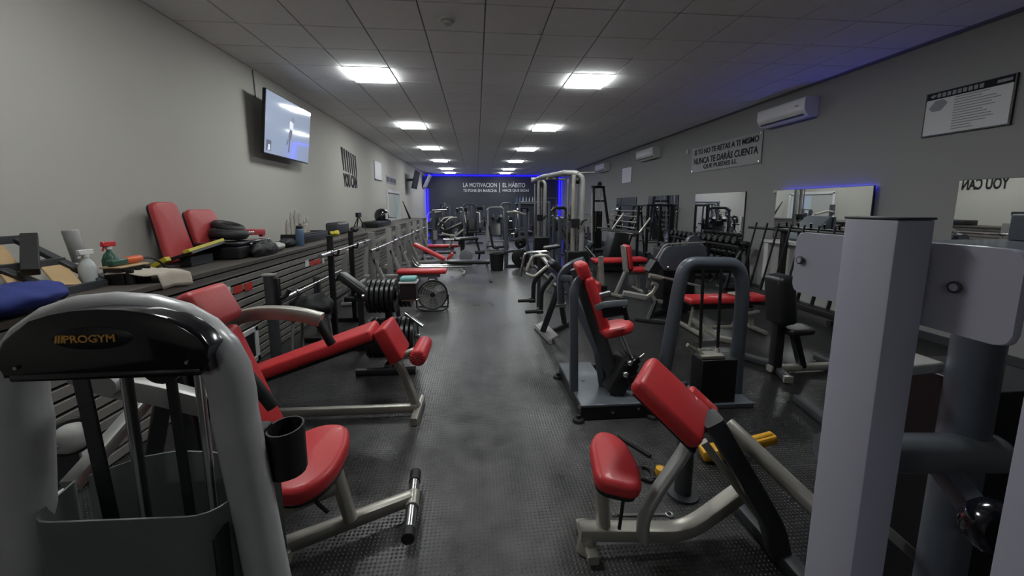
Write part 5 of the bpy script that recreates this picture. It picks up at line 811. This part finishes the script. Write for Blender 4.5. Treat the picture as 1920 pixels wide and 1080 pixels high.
def treadmill(label, x, y, rz):
    t = T('treadmill', label, 'cardio machine', O3, 'dark machines in the far half')
    P(t, 'deck', 'black_metal', (slab, (0, -.8, .12), (0, .75, .16), .72, .12, X1, .02, 2)); P(t, 'running_belt', 'black_rubber', (slab, (0, -.78, .183), (0, .6, .222), .5, .006, X1)); P(t, 'motor_cover', 'charcoal', (slab, (0, .5, .22), (0, .8, .24), .7, .18, X1, .05, 3))
    for s in (-1, 1): P(t, 'mast', 'silver_dark', (rtube, [(s * .36, .62, .1), (s * .36, .50, 1.25)], .07, .06)); P(t, 'handrail', 'black_rubber', (tube, [(s * .36, .52, 1.1), (s * .36, .0, 1.0)], .025)); P(t, 'side_rail', 'silver_dark', (slab, (s * .32, -.78, .19), (s * .32, .55, .225), .1, .01, X1))
    P(t, 'base_frame', 'charcoal', (slab, (0, -.75, .035), (0, .75, .035), .66, .07, X1)); P(t, 'console', 'black_gloss', (slab, (0, .52, 1.20), (0, .62, 1.45), .66, .06, X1, .02, 2)); return place(t, x, y, rz)
def rack(label, x, y, rz, h=2.1):
    t = T('squat_rack', label, 'squat rack', O3, 'dark machines in the far half')
    for px in (-.55, .55):
        P(t, 'post', 'slate', (rtube, [(px, .0, .02), (px, 0, h)], .08, .08)); P(t, 'rear_leg', 'slate', (rtube, [(px, 0, h * .7), (px, .75, .03)], .07, .07)); P(t, 'foot', 'slate', (rtube, [(px, -.4, .03), (px, .8, .03)], .08, .06)); P(t, 'bar_hook', 'chrome', (tube, [(px, -.04, 1.36), (px, -.12, 1.36), (px, -.13, 1.43)], .016)); P(t, 'plate_horn', 'chrome', (cyl, (px * 1.05, .4, .55), (px * 1.45, .4, .55), .025)); P(t, 'stored_plate', 'iron', (cyl, (px * 1.12, .4, .55), (px * 1.25, .4, .55), .21, None, 28, .01))
    P(t, 'top_beam', 'slate', (rtube, [(-.55, 0, h - .04), (.55, 0, h - .04)], .07, .07)); P(t, 'cross_beam', 'slate', (rtube, [(-.55, .6, .25), (.55, .6, .25)], .07, .07)); P(t, 'safety_arm', 'charcoal', (rtube, [(-.55, 0, .8), (-.55, -.5, .8)], .05, .06), (rtube, [(.55, 0, .8), (.55, -.5, .8)], .05, .06)); return place(t, x, y, rz)
def hack(label, x, y, rz, frame='silver_dark'):
    t = T('hack_squat_machine', label, 'gym machine', O3, 'dark machines in the far half')
    for s in (-1, 1): P(t, 'sloping_rail', frame, (rtube, [(s * .36, -.5, .06), (s * .30, .55, 1.45)], .06, .07)); P(t, 'front_post', frame, (rtube, [(s * .40, -.55, .02), (s * .36, -.40, .95)], .06, .06)); P(t, 'rear_post', frame, (rtube, [(s * .32, .6, .02), (s * .30, .55, 1.45)], .06, .06)); P(t, 'shoulder_pad', 'black_pad', (pad, (s * .15, .05, 1.12), (s * .15, .30, 1.22), .14, .09, X1, .03)); P(t, 'plate_horn', 'chrome', (cyl, (s * .38, .2, 1.0), (s * .60, .2, 1.0), .025)); P(t, 'loaded_plate', 'iron', (cyl, (s * .42, .2, 1.0), (s * .48, .2, 1.0), .2, None, 26, .01))
    P(t, 'back_pad', 'black_pad', (pad, (0, -.12, .45), (0, .32, 1.10), .34, .08, X1, .03)); P(t, 'top_cap', frame, (tube, [(-.34, .5, 1.40), (-.22, .5, 1.52), (.22, .5, 1.52), (.34, .5, 1.40)], .045, .08)); P(t, 'foot_plate', 'charcoal', (slab, (0, -.85, .16), (0, -.5, .10), .8, .03, X1)); P(t, 'base_beam', frame, (rtube, [(0, -.8, .05), (0, .6, .05)], .08, .07)); P(t, 'cross_beam', frame, (rtube, [(-.38, -.5, .30), (.38, -.5, .30)], .06, .06)); return place(t, x, y, rz)
# leg curl with plates near the incline press
lc = T('leg_curl_machine', 'black plate-loaded leg curl bench beyond the long black bench', 'gym machine', (-.5, 11, 0))
P(lc, 'flat_pad', 'black_pad', (pad, (-.62, 11, .66), (.05, 11, .70), .45, .08, Y1, .03)); P(lc, 'thigh_pad', 'black_pad', (pad, (-.86, 11, .90), (-.42, 11, 1.10), .4, .07, Y1, .03)); P(lc, 'frame', 'black_metal', (rtube, [(-1.0, 11, .04), (.05, 11, .04)], .08, .08)); P(lc, 'post', 'black_metal', (rtube, [(-.40, 11, .05), (-.40, 11, .66)], .1, .1)); P(lc, 'post', 'black_metal', (rtube, [(-.02, 11, .66), (.08, 11, .30), (.05, 11, .04)], .06, .06, .08)); P(lc, 'roller', 'black_rubber', (cyl, (-.05, 10.75, .32), (.22, 10.75, .32), .05)); P(lc, 'lever', 'silver', (tube, [(-.75, 10.8, .45), (-.60, 10.8, .75), (-.35, 10.8, .95)], .025, .1)); P(lc, 'lever', 'silver', (tube, [(-.95, 10.8, .85), (-.78, 10.8, .80), (-.55, 10.8, .78)], .025, .1)); P(lc, 'curved_guard', 'black_metal', (tube, [(-1.0, 10.9, 1.0), (-.98, 10.9, 1.15), (-.88, 10.9, 1.12), (-.85, 10.9, .85), (-.70, 10.9, .7)], .03, .1)); P(lc, 'plate', 'silver_dark', (cyl, (-.30, 10.72, .22), (-.30, 10.80, .22), .18, None, 26, .01)); P(lc, 'foot', 'black_metal', (rtube, [(-.95, 10.6, .03), (-.95, 11.4, .03)], .08, .05)); P(lc, 'foot', 'black_metal', (rtube, [(.05, 10.6, .03), (.05, 11.4, .03)], .08, .05)); P(lc, 'chrome_horn', 'chrome', (cyl, (-.9, 10.75, .68), (-.62, 10.75, .68), .03)); P(lc, 'chrome_horn', 'chrome', (cyl, (-.58, 10.75, .69), (-.45, 10.75, .69), .03))
# single grey pulley column past the counter
pcol = T('pulley_column', 'slim grey pulley column at the end of the slatted counter', 'gym machine', (-1.45, 13.2, 0))
P(pcol, 'column', 'slate', (rtube, [(-1.42, 13.2, .02), (-1.42, 13.2, 1.42)], .11, .09)); P(pcol, 'top_arm', 'chrome', (rtube, [(-1.45, 13.2, 1.44), (-.95, 13.2, 1.46)], .05, .04)); P(pcol, 'base', 'charcoal', (rtube, [(-1.75, 13.2, .03), (-.7, 13.2, .03)], .1, .06)); P(pcol, 'pulley', 'charcoal', (cyl, (-1.2, 13.15, 1.25), (-1.2, 13.2, 1.25), .08)); P(pcol, 'carriage', 'silver', (box, (-1.36, 13.12, .62), (.12, .1, .3))); P(pcol, 'handle', 'silver', (tube, [(-1.2, 13.1, 1.2), (-1.18, 13.1, .9), (-1.05, 13.1, .8)], .02))
# rack with big discs in the aisle
dt = T('disc_rack', 'dark post rack with two large black discs stacked beside the waste bin', 'plate rack', (1.0, 10.1, 0))
P(dt, 'post', 'slate', (rtube, [(.76, 10.1, .02), (.76, 10.1, 1.62)], .10, .10)); P(dt, 'sloping_post', 'slate', (rtube, [(1.28, 10.5, 1.5), (1.34, 10.4, .6), (1.40, 10.2, .03)], .08, .08)); P(dt, 'base_beam', 'slate', (rtube, [(.72, 10.1, .04), (1.42, 10.1, .04)], .08, .07)); P(dt, 'pivot_arm', 'charcoal', (rtube, [(.35, 9.95, .38), (.80, 9.98, .42), (1.2, 10.05, .46)], .06, .06)); P(dt, 'side_arm', 'black_metal', (rtube, [(.34, 10.6, 1.05), (.44, 10.6, .44), (.80, 10.6, .50)], .06, .06, .08)); P(dt, 'top_arm', 'silver', (tube, [(.78, 10.05, 1.42), (1.0, 10.0, 1.44), (1.25, 10.1, 1.36)], .03)); P(dt, 'horn', 'chrome', (cyl, (1.12, 9.85, .27), (1.12, 10.1, .27), .03)); P(dt, 'horn', 'chrome', (cyl, (1.10, 9.85, .62), (1.10, 10.1, .62), .03)); P(dt, 'riser', 'slate', (rtube, [(1.12, 10.12, .04), (1.10, 10.12, 1.0)], .07, .06))
for z, r, lab in ((.27, .225, 'larger black disc at the foot of the post rack'), (.66, .15, 'smaller black disc above the larger one on the post rack')):
    t = T('weight_plate', lab, 'weight plate', (1.11, 9.92, z), 'black discs on the post rack'); P(t, 'disc', 'iron', (lathe, [(.03, -.04), (r * .9, -.04), (r, -.03), (r, .03), (r * .9, .04), (.03, .04), (.03, -.04)], (1.11, 9.92, z), (0, 1, 0), 30)); P(t, 'hub', 'iron', (ring, (1.11, 9.878, z), Y1, .05, .012, 20, 6))
hack('silver hack squat machine in the middle of the far half', .75, 14.8, 0)
stack_machine('dark stack machine left of the silver hack squat, turned to the aisle', -1.1, 15.2, -70)
stack_machine('dark stack machine with pale levers beyond the leg curl', -.2, 17.2, 10, 'charcoal', h=1.65)
stack_machine('dark stack machine beside the television wall near the far blue strip', -2.1, 19.4, -60, 'charcoal', h=1.65)
stack_machine('dark stack machine standing before the far wall slogan', 1.6, 18.6, 15, 'slate', h=1.7)
cardio('elliptical trainer before the far wall, nearest the television wall', -1.7, 22.0, 180)
cardio('elliptical trainer before the far wall below the word MARCHA', .2, 22.2, 180)
treadmill('treadmill facing the far wall at the aisle end', -.75, 20.6, 0)
treadmill('treadmill facing the far wall below the word HÁBITO', 2.6, 21.6, 0)
rack('tall slate squat rack right of the silver hack squat', 2.1, 14.2, 0, 1.75)
rack('tall slate squat rack before the far wall, mirror side', 3.6, 20.2, 0, 2.0)
stack_machine('dark stack machine beyond the black pulley tower', 4.4, 15.6, 60, 'charcoal', h=1.6)
hack('charcoal hack squat machine beyond the slate leg press', 2.9, 12.0, 30, 'charcoal')
stack_machine('dark stack machine beside the mirror wall near the far blue strip', 4.4, 18.4, 80, 'slate', h=1.6)
cardio('elliptical trainer in the far corner by the mirror wall', 4.6, 22.4, 160)
bs = T('bottle_shelf', 'small wall shelf with blue bottles on the dark far wall', 'shelf', (2.9, YB - .1, 1.7))
P(bs, 'board', 'silver', (box, (3.1, YB - .09, 1.72), (1.3, .16, .03)))
for k in range(6):
    x = 2.55 + k * .2; t = S('bottle', '%s small bottle from the slogan side on the far wall shelf, %s' % (ORD[k], 'bright blue' if k < 2 else 'grey'), 'bottle', 'steel_blue' if k < 2 else 'fan_grey', (x, YB - .09, 1.736), (lathe, [(0, 0), (.05, 0), (.05, .26), (.02, .34), (.02, .4), (0, .4)], (x, YB - .09, 1.736), (0, 0, 1), 12), group='bottles on the far wall shelf')
